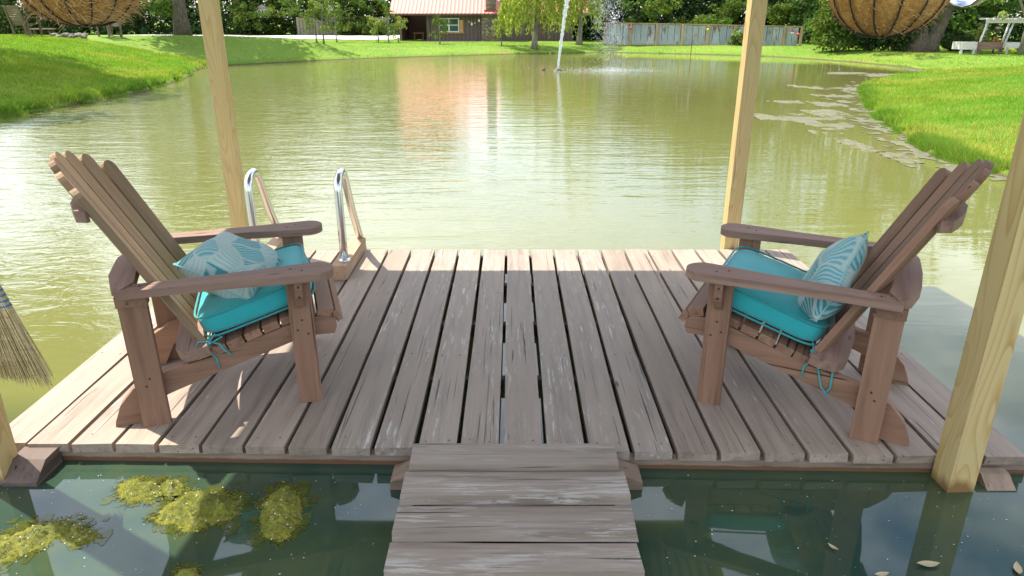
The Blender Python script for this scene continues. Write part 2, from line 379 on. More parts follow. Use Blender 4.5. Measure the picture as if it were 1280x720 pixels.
def ground_z(X, Y):
    X = np.asarray(X, float); Y = np.asarray(Y, float); d = sdist(X, Y)+(vnoise(X, Y, .5, 3)-.5)*.16
    Hl = 1.02*sstep(-4, -10, X)*sstep(45, 27, Y); Hm = .34+.15*sstep(38, 60, Y); H = np.maximum(Hl, Hm)
    Wd = 2.2+3.8*sstep(-5, -9, X)*sstep(32, 26, Y)+3*sstep(4, 7, X)*sstep(30, 22, Y)
    z = .05*sstep(0, .12, d)+(H-.05)*sstep(-.2, 1, d/Wd)*1.0
    z = z+(vnoise(X, Y, 3, 1)-.5)*.07*sstep(.3, 2, d)+(vnoise(X, Y, .9, 2)-.5)*.03*sstep(.2, 1, d)
    return np.where(d < 0, np.maximum(-.9, d*.5-.02), z)
def axis(parts):
    a = []
    for lo, hi, st in parts: a += list(np.arange(lo, hi, st))
    return np.array(a+[parts[-1][1]])
gx = axis([(-400,-60,20),(-60,-20,2),(-20,-12,.5),(-12,15,.16),(15,22,.5),(22,60,2),(60,400,20)])
gy = axis([(-60,-10,5),(-10,6,1),(6,38,.16),(38,48,.5),(48,80,2),(80,500,20)])
GX, GY = np.meshgrid(gx, gy); GZ = ground_z(GX, GY); ny, nx = GX.shape
idx = np.arange(nx*ny).reshape(ny, nx)
Fq = np.stack([idx[:-1,:-1], idx[:-1,1:], idx[1:,1:], idx[1:,:-1]], -1).reshape(-1, 4)
g = npmesh('ground', np.stack([GX, GY, GZ], -1).reshape(-1, 3), Fq, M_ground, smooth=True, kind='structure')
def gz(x, y): return float(ground_z(np.array([x]), np.array([y]))[0])
def solve_ground(px, py):
    Ys = np.arange(12, 60, .1); d = ray(px, py); t = Ys/d.y; h_ = ground_z(d.x*t, Ys); k = np.nonzero(EYE+d.z*t <= h_)[0]
    if len(k): i = k[0]; return Vector((d.x*t[i], Ys[i], h_[i]))
    return at(px, py, Y=30)
MB().add([(-40,-14,0),(40,-14,0),(40,45,0),(-40,45,0)], [(0,1,2,3)]).build('pond_water', M_water, kind='structure')
# gravel road running behind the left bank
rp_ = []
rv = []; rf = []
for i, x in enumerate(np.arange(-60, -6.5, 1.5)):
    for y in (47.0-(x+7)*.03, 49, 51, 53, 56.0): rv.append((x, y, float(ground_z(np.array([x]), np.array([y]))[0])+.03))
    if i:
        for k in range(4): a = (i-1)*5+k; rf.append((a, a+5, a+6, a+1))
npmesh('gravel_road', rv, rf, M_gravel, smooth=True, kind='structure')

# ------------------------------------------------------------------ vegetation
def leaves(centers, radii, n, size, squash=.8, shell=.55, tintvar=.5, droop=0, rng=RNG):
    """clumps of leaf quads: centers (k,3), radii (k,), n leaves each"""
    C = np.repeat(centers, n, 0); Rr = np.repeat(radii, n)
    d = rng.normal(size=C.shape); d /= np.linalg.norm(d, axis=1)[:, None]
    r = Rr*(shell+(1-shell)*rng.random(len(C)))*(.75+.5*rng.random(len(C)))
    P = C+d*r[:, None]*np.array([1, 1, squash])
    nrm = d*.6+rng.normal(size=C.shape)*.6+np.array([0, 0, .45]); nrm /= np.linalg.norm(nrm, axis=1)[:, None]
    a = np.cross(nrm, rng.normal(size=C.shape)); a /= np.linalg.norm(a, axis=1)[:, None]; b = np.cross(nrm, a)
    s = (size*(.6+.8*rng.random(len(C))))[:, None]
    V = np.stack([P-a*s, P-b*s*.55, P+a*s, P+b*s*.55], 1)
    V[:, 0, 2] -= droop*s[:, 0]; 
    t = np.repeat(1+tintvar*(rng.random(len(centers))-.45), n)*(1+.35*(rng.random(len(C))-.5))
    hue = np.repeat(rng.random(len(centers)), n)
    tint = np.stack([t*(.85+.45*hue), t, t*(.9-.2*hue)], 1)
    m = len(C); return V.reshape(-1, 3), np.arange(m*4).reshape(m, 4), tint
def join(lst):
    V = []; Fc = []; Tn = []; o = 0
    for v, f, t in lst: V.append(v); Fc.append(f+o); Tn.append(t); o += len(v)
    return np.concatenate(V), np.concatenate(Fc), np.concatenate(Tn)
def bark(name, lo, hi):
    m, nt, b = newmat(name); n = noise(nt, coords(nt, (1, 1, .16)), 26, 5, .65, .6); n2 = noise(nt, coords(nt, (1, 1, 1)), 3, 3, .5)
    c = ramp(nt, n, [(.36, tuple(x*.4 for x in lo)), (.5, lo), (.68, hi)]); c = mixc(nt, ramp(nt, n2, [(.4, 0.0), (.7, .45)]), c, (hi[0]*.8, hi[1]*.95, hi[2]*.7))
    L(nt, c, b.inputs['Base Color']); b.inputs['Roughness'].default_value = .95; bump(nt, b, n, 1, .06); return m
M_bark = bark('bark', (.13,.095,.07), (.25,.2,.155))
M_barkgrey = bark('bark_grey', (.23,.2,.165), (.36,.32,.27))
def trunk(name, parent, mat, h, r0, seed, limbs=5, spread=1.5, lean=(0, 0), start=.45, r1=.3, parts=True, flare=1.4):
    rn = random.Random(seed); pts = []; rr = []
    k = 8
    for i in range(k+1):
        t = i/k; pts.append((lean[0]*t+rn.uniform(-.05, .05)*h*.15, lean[1]*t+rn.uniform(-.05, .05)*h*.15 if i else 0, h*t-.05*(i == 0)))
        rr.append(r0*((1-t)+t*r1)*(flare if i == 0 else (1.08 if i == 1 else 1)))
    mb = MB().tube(pts, rr, 10)
    o = mb.build(name, mat, parent)
    tips = []
    lb = MB()
    for j in range(limbs):
        t = start+(1-start)*j/max(1, limbs-1)*.95; a = rn.uniform(0, 6.28); p = Vector(pts[int(t*k)]); ln = spread*rn.uniform(.7, 1.1)
        e = p+Vector((math.cos(a)*ln, math.sin(a)*ln, ln*rn.uniform(.5, .9))); m_ = (p+e)/2+Vector((rn.uniform(-.1, .1), rn.uniform(-.1, .1), .12*ln))
        r = r0*(1-t*.6)*.42; lb.tube([p, m_, e], [r, r*.65, r*.3], 6); tips.append(e)
        for q in range(2):
            a2 = a+rn.uniform(-1, 1); e2 = m_+Vector((math.cos(a2)*ln*.6, math.sin(a2)*ln*.6, ln*rn.uniform(.2, .6))); lb.tube([m_, (m_+e2)/2+Vector((0, 0, .05)), e2], [r*.5, r*.35, r*.15], 5); tips.append(e2)
    tips.append(Vector(pts[-1]))
    if limbs: lb.build('limbs', mat, parent, kind='stuff')
    return tips
def tree(label, x, y, h, r0, crown_r, mat, seed, nclump=60, per=60, leaf=.16, start=.45, group=None, trunkmat=None, name='tree', low=None, lean=(0, 0), squash=.75, cat='tree', clump=.3):
    rng = np.random.default_rng(seed); z = gz(x, y)
    t = thing(name, label, cat, (x, y, z-.02), 0, group)
    tips = trunk('trunk', t, trunkmat or M_bark, h*.8, r0, seed, 6 if h > 3 else 4, crown_r*.75, lean, start)
    base = h*start if low is None else low
    cz = (base+h)/2; ch = (h-base)/2
    d = rng.normal(size=(nclump, 3)); d /= np.linalg.norm(d, axis=1)[:, None]; rr = rng.random(nclump)**.45
    C = d*rr[:, None]*np.array([crown_r, crown_r, ch])*(.8+.35*rng.random((nclump, 1)))+np.array([lean[0]*.7, lean[1]*.7, cz])
    C = np.concatenate([C, np.array([list(p) for p in tips])])
    Rr = crown_r*clump*(.6+.8*rng.random(len(C)))
    V, Fc, Tn = leaves(C, Rr, per, leaf, .8, rng=rng)
    npmesh('crown', V, Fc, mat, t, tint=Tn); return t
def wood_mass(name, label, x0, x1, y0, y1, top, mat, seed, low_n, high_n, per=70, leafs=(.13, .3), cat='woodland', maxz=5.0):
    low_n = int(low_n*1.6); high_n = int(high_n*1.3)
    """a far-off wood: undergrowth and low boughs, tall crowns above, trunks between"""
    rng = np.random.default_rng(seed); parts = []
    X = rng.uniform(x0, x1, low_n); Y = y0+(y1-y0)*rng.random(low_n)**1.6*.6; Z = ground_z(X, Y)+.1+rng.random(low_n)**1.2*maxz
    parts.append(leaves(np.stack([X, Y, Z], 1), .35+.6*rng.random(low_n), per, leafs[0], .8, tintvar=.95, rng=rng))
    X = rng.uniform(x0, x1, high_n); Y = rng.uniform(y0, y1, high_n)
    tp = np.array([top(x) for x in X])*(.75+.3*vnoise(X, Y*0, 3.5, seed)); Z = maxz*.8+(tp-maxz*.8)*rng.random(high_n)**.8
    parts.append(leaves(np.stack([X, Y, Z], 1), 1.0+.9*rng.random(high_n), per//2, leafs[1], .8, tintvar=.7, rng=rng))
    V, Fc, Tn = join(parts)
    o = npmesh(name, V, Fc, mat, tint=Tn); tag(o, label, cat, kind='stuff'); 
    tb = MB(); rn = random.Random(seed)
    for i in range(int((x1-x0)/1.6)):
        x = rn.uniform(x0, x1); y = rn.uniform(y0+1.5, y1); z = gz(x, y); tb.tube([(x, y, z-.1), (x+rn.uniform(-.3, .3), y, z+3), (x+rn.uniform(-.8, .8), y, z+7)], [rn.uniform(.12, .28), .13, .07], 6)
    tb.build('tree_trunks', M_barkgrey, o, kind='stuff'); return o
wood_mass('woodland', 'dark blue-green wood behind the garden chairs on the left bank', -42, -20.5, 58, 66, lambda x: 13, M_leafdark, 21, 420, 160)
wood_mass('woodland', 'bright leafy wood beyond the gravel road left of the red-roofed house', -21.5, -5, 58, 66, lambda x: 11, M_leafmid, 22, 330, 150)
wood_mass('woodland', 'shaded wood rising behind the metal sheet fence', 3.0, 18.5, 46, 54, lambda x: 7.5 if x < 12 else 9, M_leafdark, 23, 420, 150, leafs=(.12, .26))
wood_mass('woodland', 'dark wood behind the white pergola and gnarled trunk', 15, 42, 38, 48, lambda x: 13, M_leafdark, 24, 620, 220, leafs=(.11, .24))
# sunny boughs in front of the dark wood, above the metal fence
def bough(label, px, py, Y, wx, wz, n, mat, seed, leaf=.09):
    rng = np.random.default_rng(seed); p = at(px, py, Y=Y)
    C = np.stack([rng.normal(p.x, wx, n), rng.normal(Y, .8, n), rng.normal(p.z, wz, n)], 1)
    V, Fc, Tn = leaves(C, .2+.3*rng.random(n), 60, leaf, .7, tintvar=.5, rng=rng)
    return V, Fc, Tn

# big shade tree on the left bank and the tree whose trunk shows beside the post
tree('big tree with thick ridged trunk standing on the left bank beside the gravel road', -13.3, 30.2, 9.0, .27, 2.7, M_leafmid, 31, 90, 70, .13, start=.34, low=2.6, trunkmat=M_bark)
tree('tall shade tree on the left bank casting dappled shadow over the slope', -14.0, 17.6, 9.5, .25, 3.2, M_leafmid, 32, 60, 90, .15, start=.4, low=3.6)
tree('broad shade tree at the far left edge of the bank', -12.9, 13.6, 8.6, .22, 2.9, M_leafmid, 33, 50, 90, .15, start=.4, low=3.6)
# willow beside the house, second willow behind the fountain
def willow(label, px, py, h, rad_, seed, n=120):
    p = solve_ground(px, py); t = thing('willow_tree', label, 'tree', (p.x, p.y, gz(p.x, p.y)-.03))
    rng = np.random.default_rng(seed); trunk('trunk', t, M_barkgrey, h*.62, .16, seed, 6, rad_*.6, (0.1, 0), .5)
    parts = []; V = []; 
    for i in range(n):
        a = rng.random()*6.28; r = rad_*(.25+.75*rng.random()**.6); top = h*(.98-.36*(r/rad_)**2)+rng.normal()*.1
        ln = (top-.55)*(.5+.5*rng.random())*(.45+.55*(r/rad_)); k = int(ln/.05)
        s = np.linspace(0, 1, k); x = r*np.cos(a)*(1+.12*s)+.04*np.sin(s*9+i); y = r*np.sin(a)*(1+.12*s); z = top-ln*s
        P = np.stack([x, y, z], 1)+rng.normal(size=(k, 3))*.05; V.append(P)
    P = np.concatenate(V); m = len(P); P = np.repeat(P, 2, 0); m *= 2; P += rng.normal(size=P.shape)*.04
    a = rng.normal(size=(m, 3))*.35+np.array([0, 0, -1]); a /= np.linalg.norm(a, axis=1)[:, None]; b = np.cross(a, rng.normal(size=(m, 3))); b /= np.linalg.norm(b, axis=1)[:, None]
    s = .085*(.6+.8*rng.random(m))[:, None]
    Q = np.stack([P-a*s, P-b*s*.28, P+a*s, P+b*s*.28], 1).reshape(-1, 3); tt = .75+.5*rng.random(m)
    npmesh('crown', Q, np.arange(m*4).reshape(m, 4), M_leafwillow, t, tint=np.stack([tt, tt, tt*.9], 1)); return t
willow('yellow-green weeping willow in front of the right end of the house', 668, 61, 4.1, 1.62, 41, 210)
willow('paler weeping willow standing behind the fountain spray', 724, 56, 3.9, 1.15, 42, 100)
# saplings along the bank in front of the road and the house
SAP = [(396,54,1.5,'thin sapling with sparse twigs, first on the left along the bank'),(405,55,2.3,'slender tall sapling just right of the sparse leftmost one'),(421,53,2.5,'tall bushy-topped sapling standing alone by the gravel road'),
       (473,53,1.35,'small leafy sapling, leftmost of three before the house porch'),(486,53.5,2.1,'tallest sapling of three in front of the house porch'),(498,53.5,1.15,'short leafy sapling at the left corner of the house porch'),
       (550,55.5,1.25,'forked leafy sapling in front of the house window'),(627,57,1.3,'wispy sapling beside the stone chimney wall')]
for i, (px, py, h, lb) in enumerate(SAP):
    p = solve_ground(px, py); rng = np.random.default_rng(50+i)
    t = thing('sapling', lb, 'sapling', (p.x, p.y, gz(p.x, p.y)-.02), 0, 'young trees along the far bank')
    tips = trunk('trunk', t, M_barkgrey, h*.85, .035, 50+i, 5, .35, (0, 0), .35)
    C = np.array([list(q) for q in tips]); C = np.concatenate([C, C+rng.normal(size=C.shape)*.12, C+rng.normal(size=C.shape)*.15])
    V, Fc, Tn = leaves(C, np.full(len(C), .13), 14 if i else 5, .05, .9, rng=rng); npmesh('crown', V, Fc, M_leafpale if i % 2 else M_leafmid, t, tint=Tn)
# shrubs
def shrub(label, px, py, w, h, mat, seed, n=40, per=60, leaf=.06, z=.3, Y=None, name='shrub'):
    p = at(px, py, z=z) if Y is None else at(px, py, Y=Y); rng = np.random.default_rng(seed)
    t = thing(name, label, 'shrub', (p.x, p.y, gz(p.x, p.y)-.02))
    d = rng.normal(size=(n, 3)); d /= np.linalg.norm(d, axis=1)[:, None]
    C = d*(rng.random((n, 1))**.5)*np.array([w/2, w/2, h/2])*.85+np.array([0, 0, h*.48])
    V, Fc, Tn = leaves(C, np.full(n, min(w, h)*.2), per, leaf, .85, tintvar=.7, rng=rng); npmesh('foliage', V, Fc, mat, t, tint=Tn)
    sb = MB()
    for k in range(5):
        a = k*1.3; sb.tube([(0, 0, 0), (math.cos(a)*w*.15, math.sin(a)*w*.15, h*.35), (math.cos(a)*w*.3, math.sin(a)*w*.3, h*.7)], [.025, .018, .008], 5)
    sb.build('stems', M_bark, t); return t
shrub('round pale-flowering bush in front of the metal fence by the right post', 924, 62, 1.25, .8, M_leafpale, 61, z=.17)
shrub('low dark green bush under the second willow', 736, 51, .9, .62, M_leafmid, 62)
for i, (px, py, w, h, mt, lb) in enumerate([(1045,62,2.6,2.6,M_leafmid,'vine-covered green thicket right of the metal fence'),(1085,62.5,2.8,2.2,M_leafdark,'dark thicket below the right hanging basket'),
        (1118,63,2.2,2.0,M_leafdark,'dark bush left of the gnarled tree trunk'),(1195,63,1.3,.85,M_leafdark,'dark garden bush left of the white planter box'),(1213,60,1.0,.85,M_leafmid,'mid-green bush above the white planter box'),(1217,57,.5,.7,M_leafwillow,'small lime-green bush beside the pergola')]):
    shrub(lb, px, py, w, h, mt, 70+i, 55, 80, .075, z=.36, name='shrub')
# undergrowth along the wood left of house
shrub('dense green shrub row behind the saplings at the edge of the road', 440, 44, 3.6, 1.5, M_leafmid, 81, 70, 70, .09, Y=56)
shrub('low green scrub beside the porch under the wooden fence', 470, 44, 2.4, 1.1, M_leafmid, 82, 60, 60, .08, Y=55)

# right hand gnarled double trunk and slim grey tree by the pergola
p = at(1152, 63, z=.37)
t = thing('gnarled_tree', 'gnarled old tree with two thick leaning trunks right of the hanging basket', 'tree', (p.x, p.y, gz(p.x, p.y)-.05))
MB().tube([(-.25,0,-.1),(-.2,0,.5),(-.35,.1,1.2),(-.7,.1,2.4),(-.9,.2,4.5)], [.62,.42,.33,.3,.2], 12).build('trunk', M_bark, t)
MB().tube([(.25,0,-.1),(.3,0,.45),(.55,0,1.1),(.85,.1,2.0),(1.3,.2,4.2)], [.5,.33,.26,.22,.15], 12).build('trunk', M_bark, t)
rng = np.random.default_rng(90); C = rng.normal(size=(95, 3))*np.array([2.2, 1.6, 1.6])+np.array([0, .5, 5.6]); V, Fc, Tn = leaves(C, .5+.4*rng.random(95), 80, .12, rng=rng)
C2 = np.stack([rng.uniform(-2.2, 3.2, 26), rng.uniform(-.6, .8, 26), rng.uniform(1.5, 3.0, 26)], 1); V2, F2, T2 = leaves(C2, .2+.25*rng.random(26), 80, .085, rng=rng)
V, Fc, Tn = join([(V, Fc, Tn), (V2, F2, T2)]); npmesh('crown', V, Fc, M_leafmid, t, tint=Tn)
p = at(1277, 68, z=.36)
t = thing('grey_tree', 'slim pale grey tree with upswept branches at the right edge beside the pergola', 'tree', (p.x, p.y, gz(p.x, p.y)-.05))
MB().tube([(0,0,0),(0,0,.9),(-.02,0,1.6),(.05,0,4)], [.15,.12,.1,.05], 10).build('trunk', M_barkgrey, t)
lb = MB()
for a, b_ in (((0,0,1.0),(-.75,.1,2.4)),((-.02,0,1.3),(-.5,-.1,2.9)),((0,0,1.2),(.6,.1,2.6))): lb.tube([a, ((a[0]+b_[0])/2, 0, (a[2]+b_[2])/2-.05), b_], [.055,.045,.03], 7)
lb.build('limbs', M_barkgrey, t)
rng = np.random.default_rng(92); C = rng.normal(size=(46, 3))*np.array([.75, .6, .5])+np.array([-.35, 0, 2.75]); V, Fc, Tn = leaves(C, .16+.15*rng.random(46), 60, .06, rng=rng); npmesh('crown', V, Fc, M_leafpale, t, tint=Tn)
# sunlit boughs of the wood above the fence
parts = [bough('', 815, 8, 43, .7, .35, 26, None, 101), bough('', 880, 28, 42.5, .5, .2, 16, None, 102), bough('', 1000, 12, 41, .9, .4, 40, None, 103), bough('', 1025, 25, 40, .6, .35, 26, None, 104), bough('', 745, 8, 46, .5, .4, 20, None, 105), bough('', 930, 12, 44, .9, .35, 34, None, 111)]
V, Fc, Tn = join(parts); tag(npmesh('overhanging_boughs', V, Fc, M_leafmid, tint=Tn), 'sunlit leafy boughs hanging over the top of the metal fence', 'foliage', kind='stuff')
parts = [bough('', 300, 15, 56, 1.2, .5, 30, None, 106), bough('', 380, 12, 56, 1.6, .6, 44, None, 107), bough('', 450, 10, 56, 1.2, .6, 36, None, 108), bough('', 200, 8, 30, .35, .15, 10, None, 109)]
V, Fc, Tn = join(parts); tag(npmesh('overhanging_boughs', V, Fc, M_leafmid, tint=Tn), 'bright leafy boughs over the road between the left post and the house', 'foliage', kind='stuff')

# grass blades
def blades(n, region, h, seed, w=.006, dens=None):
    rng = np.random.default_rng(seed); x0, x1, y0, y1 = region
    X = rng.uniform(x0, x1, n); Y = rng.uniform(y0, y1, n); d = sdist(X, Y); Z = ground_z(X, Y)
    k = (d > .02) & (np.abs(X) < Y*.80+1.5) & (rng.random(n) < np.clip(14/Y, .25, 1))
    X, Y, Z, d = X[k], Y[k], Z[k], d[k]; m = len(X); tall = np.where(d < .45, 1.5, 1.0)
    hh = h*(.5+rng.random(m))*tall*(.7+.6*vnoise(X, Y, 1.2, 5)); a = rng.random(m)*6.28; lean = rng.normal(size=(m, 2))*.45*hh[:, None]
    wv = (w*np.clip(Y/10, .7, 2.2))
    P = np.stack([X, Y, Z-.01], 1); ax = np.stack([np.cos(a)*wv, np.sin(a)*wv, np.zeros(m)], 1)
    top = P+np.stack([lean[:, 0], lean[:, 1], hh], 1)
    V = np.stack([P-ax, P+ax, top], 1).reshape(-1, 3)
    t = .75+.6*rng.random(m); dry = (rng.random(m) < .06+.4*sstep(.55, .8, vnoise(X, Y, 2.2, 8))); yl = vnoise(X, Y, 2.5, 4)
    tint = np.stack([t*(.8+.5*yl)+dry*1.2, t*1.05, t*.9+dry*.8], 1)
    return V, np.arange(m*3).reshape(m, 3), tint
V, Fc, Tn = blades(330000, (4.5, 16, 6.5, 22), .055, 1)
def shore_tufts(n, seed, ymin, ymax):
    rg = np.random.default_rng(seed); i = rg.integers(0, len(SH), n); t = rg.random(n)[:, None]; A = SH[i]*(1-t)+SH[(i+1) % len(SH)]*t
    A = A+rg.normal(size=A.shape)*.14; k = (A[:, 1] > ymin) & (A[:, 1] < ymax); A = A[k]; d = sdist(A[:, 0], A[:, 1]); clump = vnoise(A[:, 0], A[:, 1], .35, 15)
    k = (d > -.07) & (d < .3) & (clump > .42); A = A[k]; m = len(A); Z = np.maximum(ground_z(A[:, 0], A[:, 1]), -.03)-.01; hh = .05+.12*rg.random(m)*vnoise(A[:, 0], A[:, 1], .8, 16); a = rg.random(m)*6.28
    wv = .0045*np.clip(A[:, 1]/10, .8, 2); P = np.stack([A[:, 0], A[:, 1], Z], 1); ax = np.stack([np.cos(a)*wv, np.sin(a)*wv, 0*a], 1); top = P+np.stack([rg.normal(size=m)*.4*hh, rg.normal(size=m)*.4*hh, hh], 1)
    t = .6+.6*rg.random(m); return np.stack([P-ax, P+ax, top], 1).reshape(-1, 3), np.arange(m*3).reshape(m, 3), np.stack([t*.95, t, t*.9], 1)
V, Fc, Tn = join([(V, Fc, Tn), shore_tufts(260000, 4, 6.5, 22)])
tag(npmesh('lawn_grass', V, Fc, M_blade, tint=Tn), 'bright sunlit lawn grass on the right bank', 'grass', kind='stuff')
V, Fc, Tn = blades(300000, (-17, -7.5, 10, 26), .06, 2)
tag(npmesh('lawn_grass', V, Fc, M_blade, tint=Tn), 'shade-dappled grass on the sloping left bank', 'grass', kind='stuff')
V, Fc, Tn = blades(420000, (-14, 22, 22, 46), .035, 3, .005)
tag(npmesh('lawn_grass', V, Fc, M_blade, tint=Tn), 'mown grass along the far shore below house and fence', 'grass', kind='stuff')

# ------------------------------------------------------------------ deck
TILT = math.atan(.0098); DECKZ = EYE-1.46
D = T(0, 0, DECKZ) @ R(TILT, 'X')                     # deck frame: z = 0 is the walking surface
def nearY(x): return 2.139-.0242*x
FARY = 4.425; TB = .034
dk = thing('floating_deck', 'brown painted wooden swim deck floating on the pond between the pine posts', 'deck'); dk.matrix_world = D
rn = random.Random(3)
def board(length, width, th, mat, parent, name, M, seed, bev=.005):
    """plank with its grain along local X, slightly warped, worn edges"""
    r = random.Random(seed); n = 8; bm = bmesh.new(); rows = []
    ph = r.uniform(0, 6)
    for i in range(n+1):
        x = -length/2+length*i/n; e = math.sin(i*1.3+ph)*.0012; dz = math.sin(i*.8+ph)*.0012
        rows.append([bm.verts.new((x, s*(width/2)+e, z+dz)) for s, z in ((-1, -th), (1, -th), (1, 0), (-1, 0))])
    for i in range(n):
        for k in range(4): bm.faces.new((rows[i][k], rows[i][(k+1)%4], rows[i+1][(k+1)%4], rows[i+1][k]))
    bm.faces.new(rows[0][::-1]); bm.faces.new(rows[-1])
    for j, rw in ((0, rows[0]), (1, rows[-1])):
        for v in rw: v.co.x += r.uniform(-.004, .004)
    ed = [e for e in bm.edges if len(e.link_faces) == 2 and e.calc_face_angle(0) > .6]
    bmesh.ops.bevel(bm, geom=ed, offset=bev, segments=2, affect='EDGES', clamp_overlap=True)
    bmesh.ops.recalc_face_normals(bm, faces=bm.faces)
    for f in bm.faces: f.smooth = False
    me = bpy.data.meshes.new(name); bm.to_mesh(me); bm.free(); me.materials.append(mat)
    o = bpy.data.objects.new(name, me); COL.objects.link(o); o.parent = parent; o.matrix_local = M; return o
SEAM = lambda k: -.0385+.1555*k-(.0035*(k+6) if False else 0)-(.004*max(0, -k-6))
nails = MB()
for k in range(-12, 12):
    x0, x1 = SEAM(k), SEAM(k+1); gap = rn.uniform(.015, .021) if abs(k) < 6 else rn.uniform(.013, .021); xc = (x0+x1)/2; y0 = nearY(xc)+rn.uniform(-.004, .004); y1 = FARY+rn.uniform(-.006, .006)
    if k == 11: x1 += .01
    M = T(xc, (y0+y1)/2, 0) @ R(rad(90)+rn.uniform(-.0012, .0012), 'Z')
    board(y1-y0, (x1-x0)-gap, TB, M_deckmid if -4 <= k <= 3 else M_deck, dk, 'board', M, k+50)
    for yy in (y0+.06, 2.9, 3.65, y1-.08):
        for s in (-.04, .04):
            if rn.random() < .8: nails.lathe([(0, .0022), (.003, .002), (.0042, .0005), (.0042, -.003)], 7, T(xc+s+rn.uniform(-.008, .008), yy+rn.uniform(-.015, .015), 0))
nails.build('nails', simple('nail_head', (.22,.19,.17), .45, .8, bstr=0), dk, kind='stuff')
# rim joists and cross joists under the boards, beams whose cut ends stick out to the front
XL, XR = SEAM(-12)+.01, SEAM(12)-.005
def beam(name, x0, x1, ya, yb, z0, z1, mat, ax='X', bev=.004, **kw):
    c = Vector(((x0+x1)/2, (ya+yb)/2, (z0+z1)/2)); 
    if ax == 'X': return MB().box(x0-c.x, x1-c.x, ya-c.y, yb-c.y, z0-c.z, z1-c.z).build(name, mat, dk, T(*c), bevel=bev, **kw)
    return MB().box(ya-c.y, yb-c.y, x0-c.x, x1-c.x, z0-c.z, z1-c.z).build(name, mat, dk, T(*c) @ R(rad(90), 'Z') , bevel=bev, **kw)
rimM = fr((1, -.0242, 0), z=(0, 0, 1), o=(0, 2.147, 0))
o = MB().box(XL, XR+.012, .0, .038, -.22, -TB-.0015).build('rim_joist', wood('rim_front', (.235,.17,.125), (.31,.225,.165), (.12,.08,.055), ovar=.05, green=(.12,.1,.045), wetz=-.069), dk, rimM, bevel=.004)
beam('rim_joist', XL, XR, FARY-.06, FARY-.02, -.22, -TB-.0015, M_rim)
beam('rim_joist', XL+.005, XL+.043, 2.25, FARY-.065, -.22, -TB-.0015, M_rim, 'Y')
beam('rim_joist', XR-.043, XR-.005, 2.2, FARY-.065, -.22, -TB-.0015, M_rim, 'Y')
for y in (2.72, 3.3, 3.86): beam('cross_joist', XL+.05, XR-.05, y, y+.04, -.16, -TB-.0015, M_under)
# beam stubs
def stub(xc, w, y_in, y_out, zt, mat=M_rim):
    Lh = (y_in-y_out)
    pts = [(0, -.2), (Lh, -.2), (Lh, zt-.05), (Lh-.07, zt), (0, zt)]
    M = fr((0, -1, 0), z=(0, 0, 1), o=(xc, y_in, 0))
    MB().prism(pts, -w/2, w/2, 'xz').build('beam_end', mat, dk, M, bevel=.005)
stub(-1.715, .125, 2.178, 2.03, -.012, wood('stub_wood', (.13,.088,.07), (.19,.135,.105), (.06,.04,.032)))
stub(1.69, .10, 2.09, 1.985, -.04)

# gangway of five boards dropping towards the viewer
gw = thing('gangway', 'weathered plank gangway with peeling grey paint leading onto the deck', 'gangway')
YS = [(2.133,1.993,.116,.108),(1.986,1.838,.108,.094),(1.832,1.688,.092,.076),(1.682,1.548,.074,.058),(1.542,1.402,.056,.042),(1.396,1.256,.040,.026),(1.25,1.11,.024,.010)]
for i, (ya, yb, za, zb) in enumerate(YS):
    cy, cz = (ya+yb)/2, (za+zb)/2; w = math.hypot(ya-yb, za-zb)
    M = fr((1, rn.uniform(-.006, .006), 0), z=(0, (za-zb), (ya-yb)), o=(.008+rn.uniform(-.004, .004), cy, cz))
    # local y axis runs away from the viewer and up
    board(.735+(.0 if i else -.02)+rn.uniform(-.004, .004), w-.003, .034, M_gang, gw, 'board', M, 200+i, .006)
MB().prism([(-.31,.074),(-.42,.03),(-.425,-.1),(.455,-.1),(.45,.03),(.335,.074)], -.05, .05, 'xz').build('crosspiece', M_rim, gw, T(0, 2.062, 0), bevel=.004)
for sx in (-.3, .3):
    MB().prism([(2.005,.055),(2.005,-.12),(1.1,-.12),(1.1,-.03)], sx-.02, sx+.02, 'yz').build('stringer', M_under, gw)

# ------------------------------------------------------------------ gazebo (pine posts, beams, corrugated roof)
gz_t = thing('gazebo', 'open gazebo of yellow pine posts standing over the floating deck', 'gazebo')
ZE = 2.2
def post(x, y, z0, z1, w=.092, label=None, rot=0):
    h = z1-z0; M = T(x, y, z0) @ R(rot, 'Z') @ fr((0, 0, 1), z=(0, -1, 0))
    o = MB().box(0, h, -w/2, w/2, -w/2, w/2).build('post', M_pine, gz_t, M, bevel=.006, seg=2, label=label); return o
post(-1.815, 2.085, -.6, ZE-.02); post(1.54, 2.045, -.6, ZE-.02, .093, rot=rad(2)); 
post(-1.80, 4.485, -.6, ZE-.02); post(1.455, 4.485, -.6, ZE-.02)
XE0, XE1, YE0, YE1 = -2.04, 1.60, 1.55, 4.58
for y in (2.07, 4.50): MB().box(XE0+.03-.0, XE1-.03, y-.02, y+.02, 0, .14).build('beam', M_pine, gz_t, T(0, 0, ZE-.02), bevel=.003)
yr = (YE0+YE1)/2
for i, x in enumerate(np.linspace(XE0+.08, XE1-.08, 7)):
    for s in (-1, 1):
        ye = YE0+.03 if s < 0 else YE1-.03; d = Vector((0, ye-yr, -.18)); ln = d.length
        MB().box(0, ln, -.019, .019, -.06, .06).build('rafter', M_pine, gz_t, fr(d, z=(0, s*.18, abs(ye-yr)), o=(x, yr, ZE+.26)))
M_tin = simple('roof_tin', (.42,.42,.42), .45, .7, var=.15, scale=3)
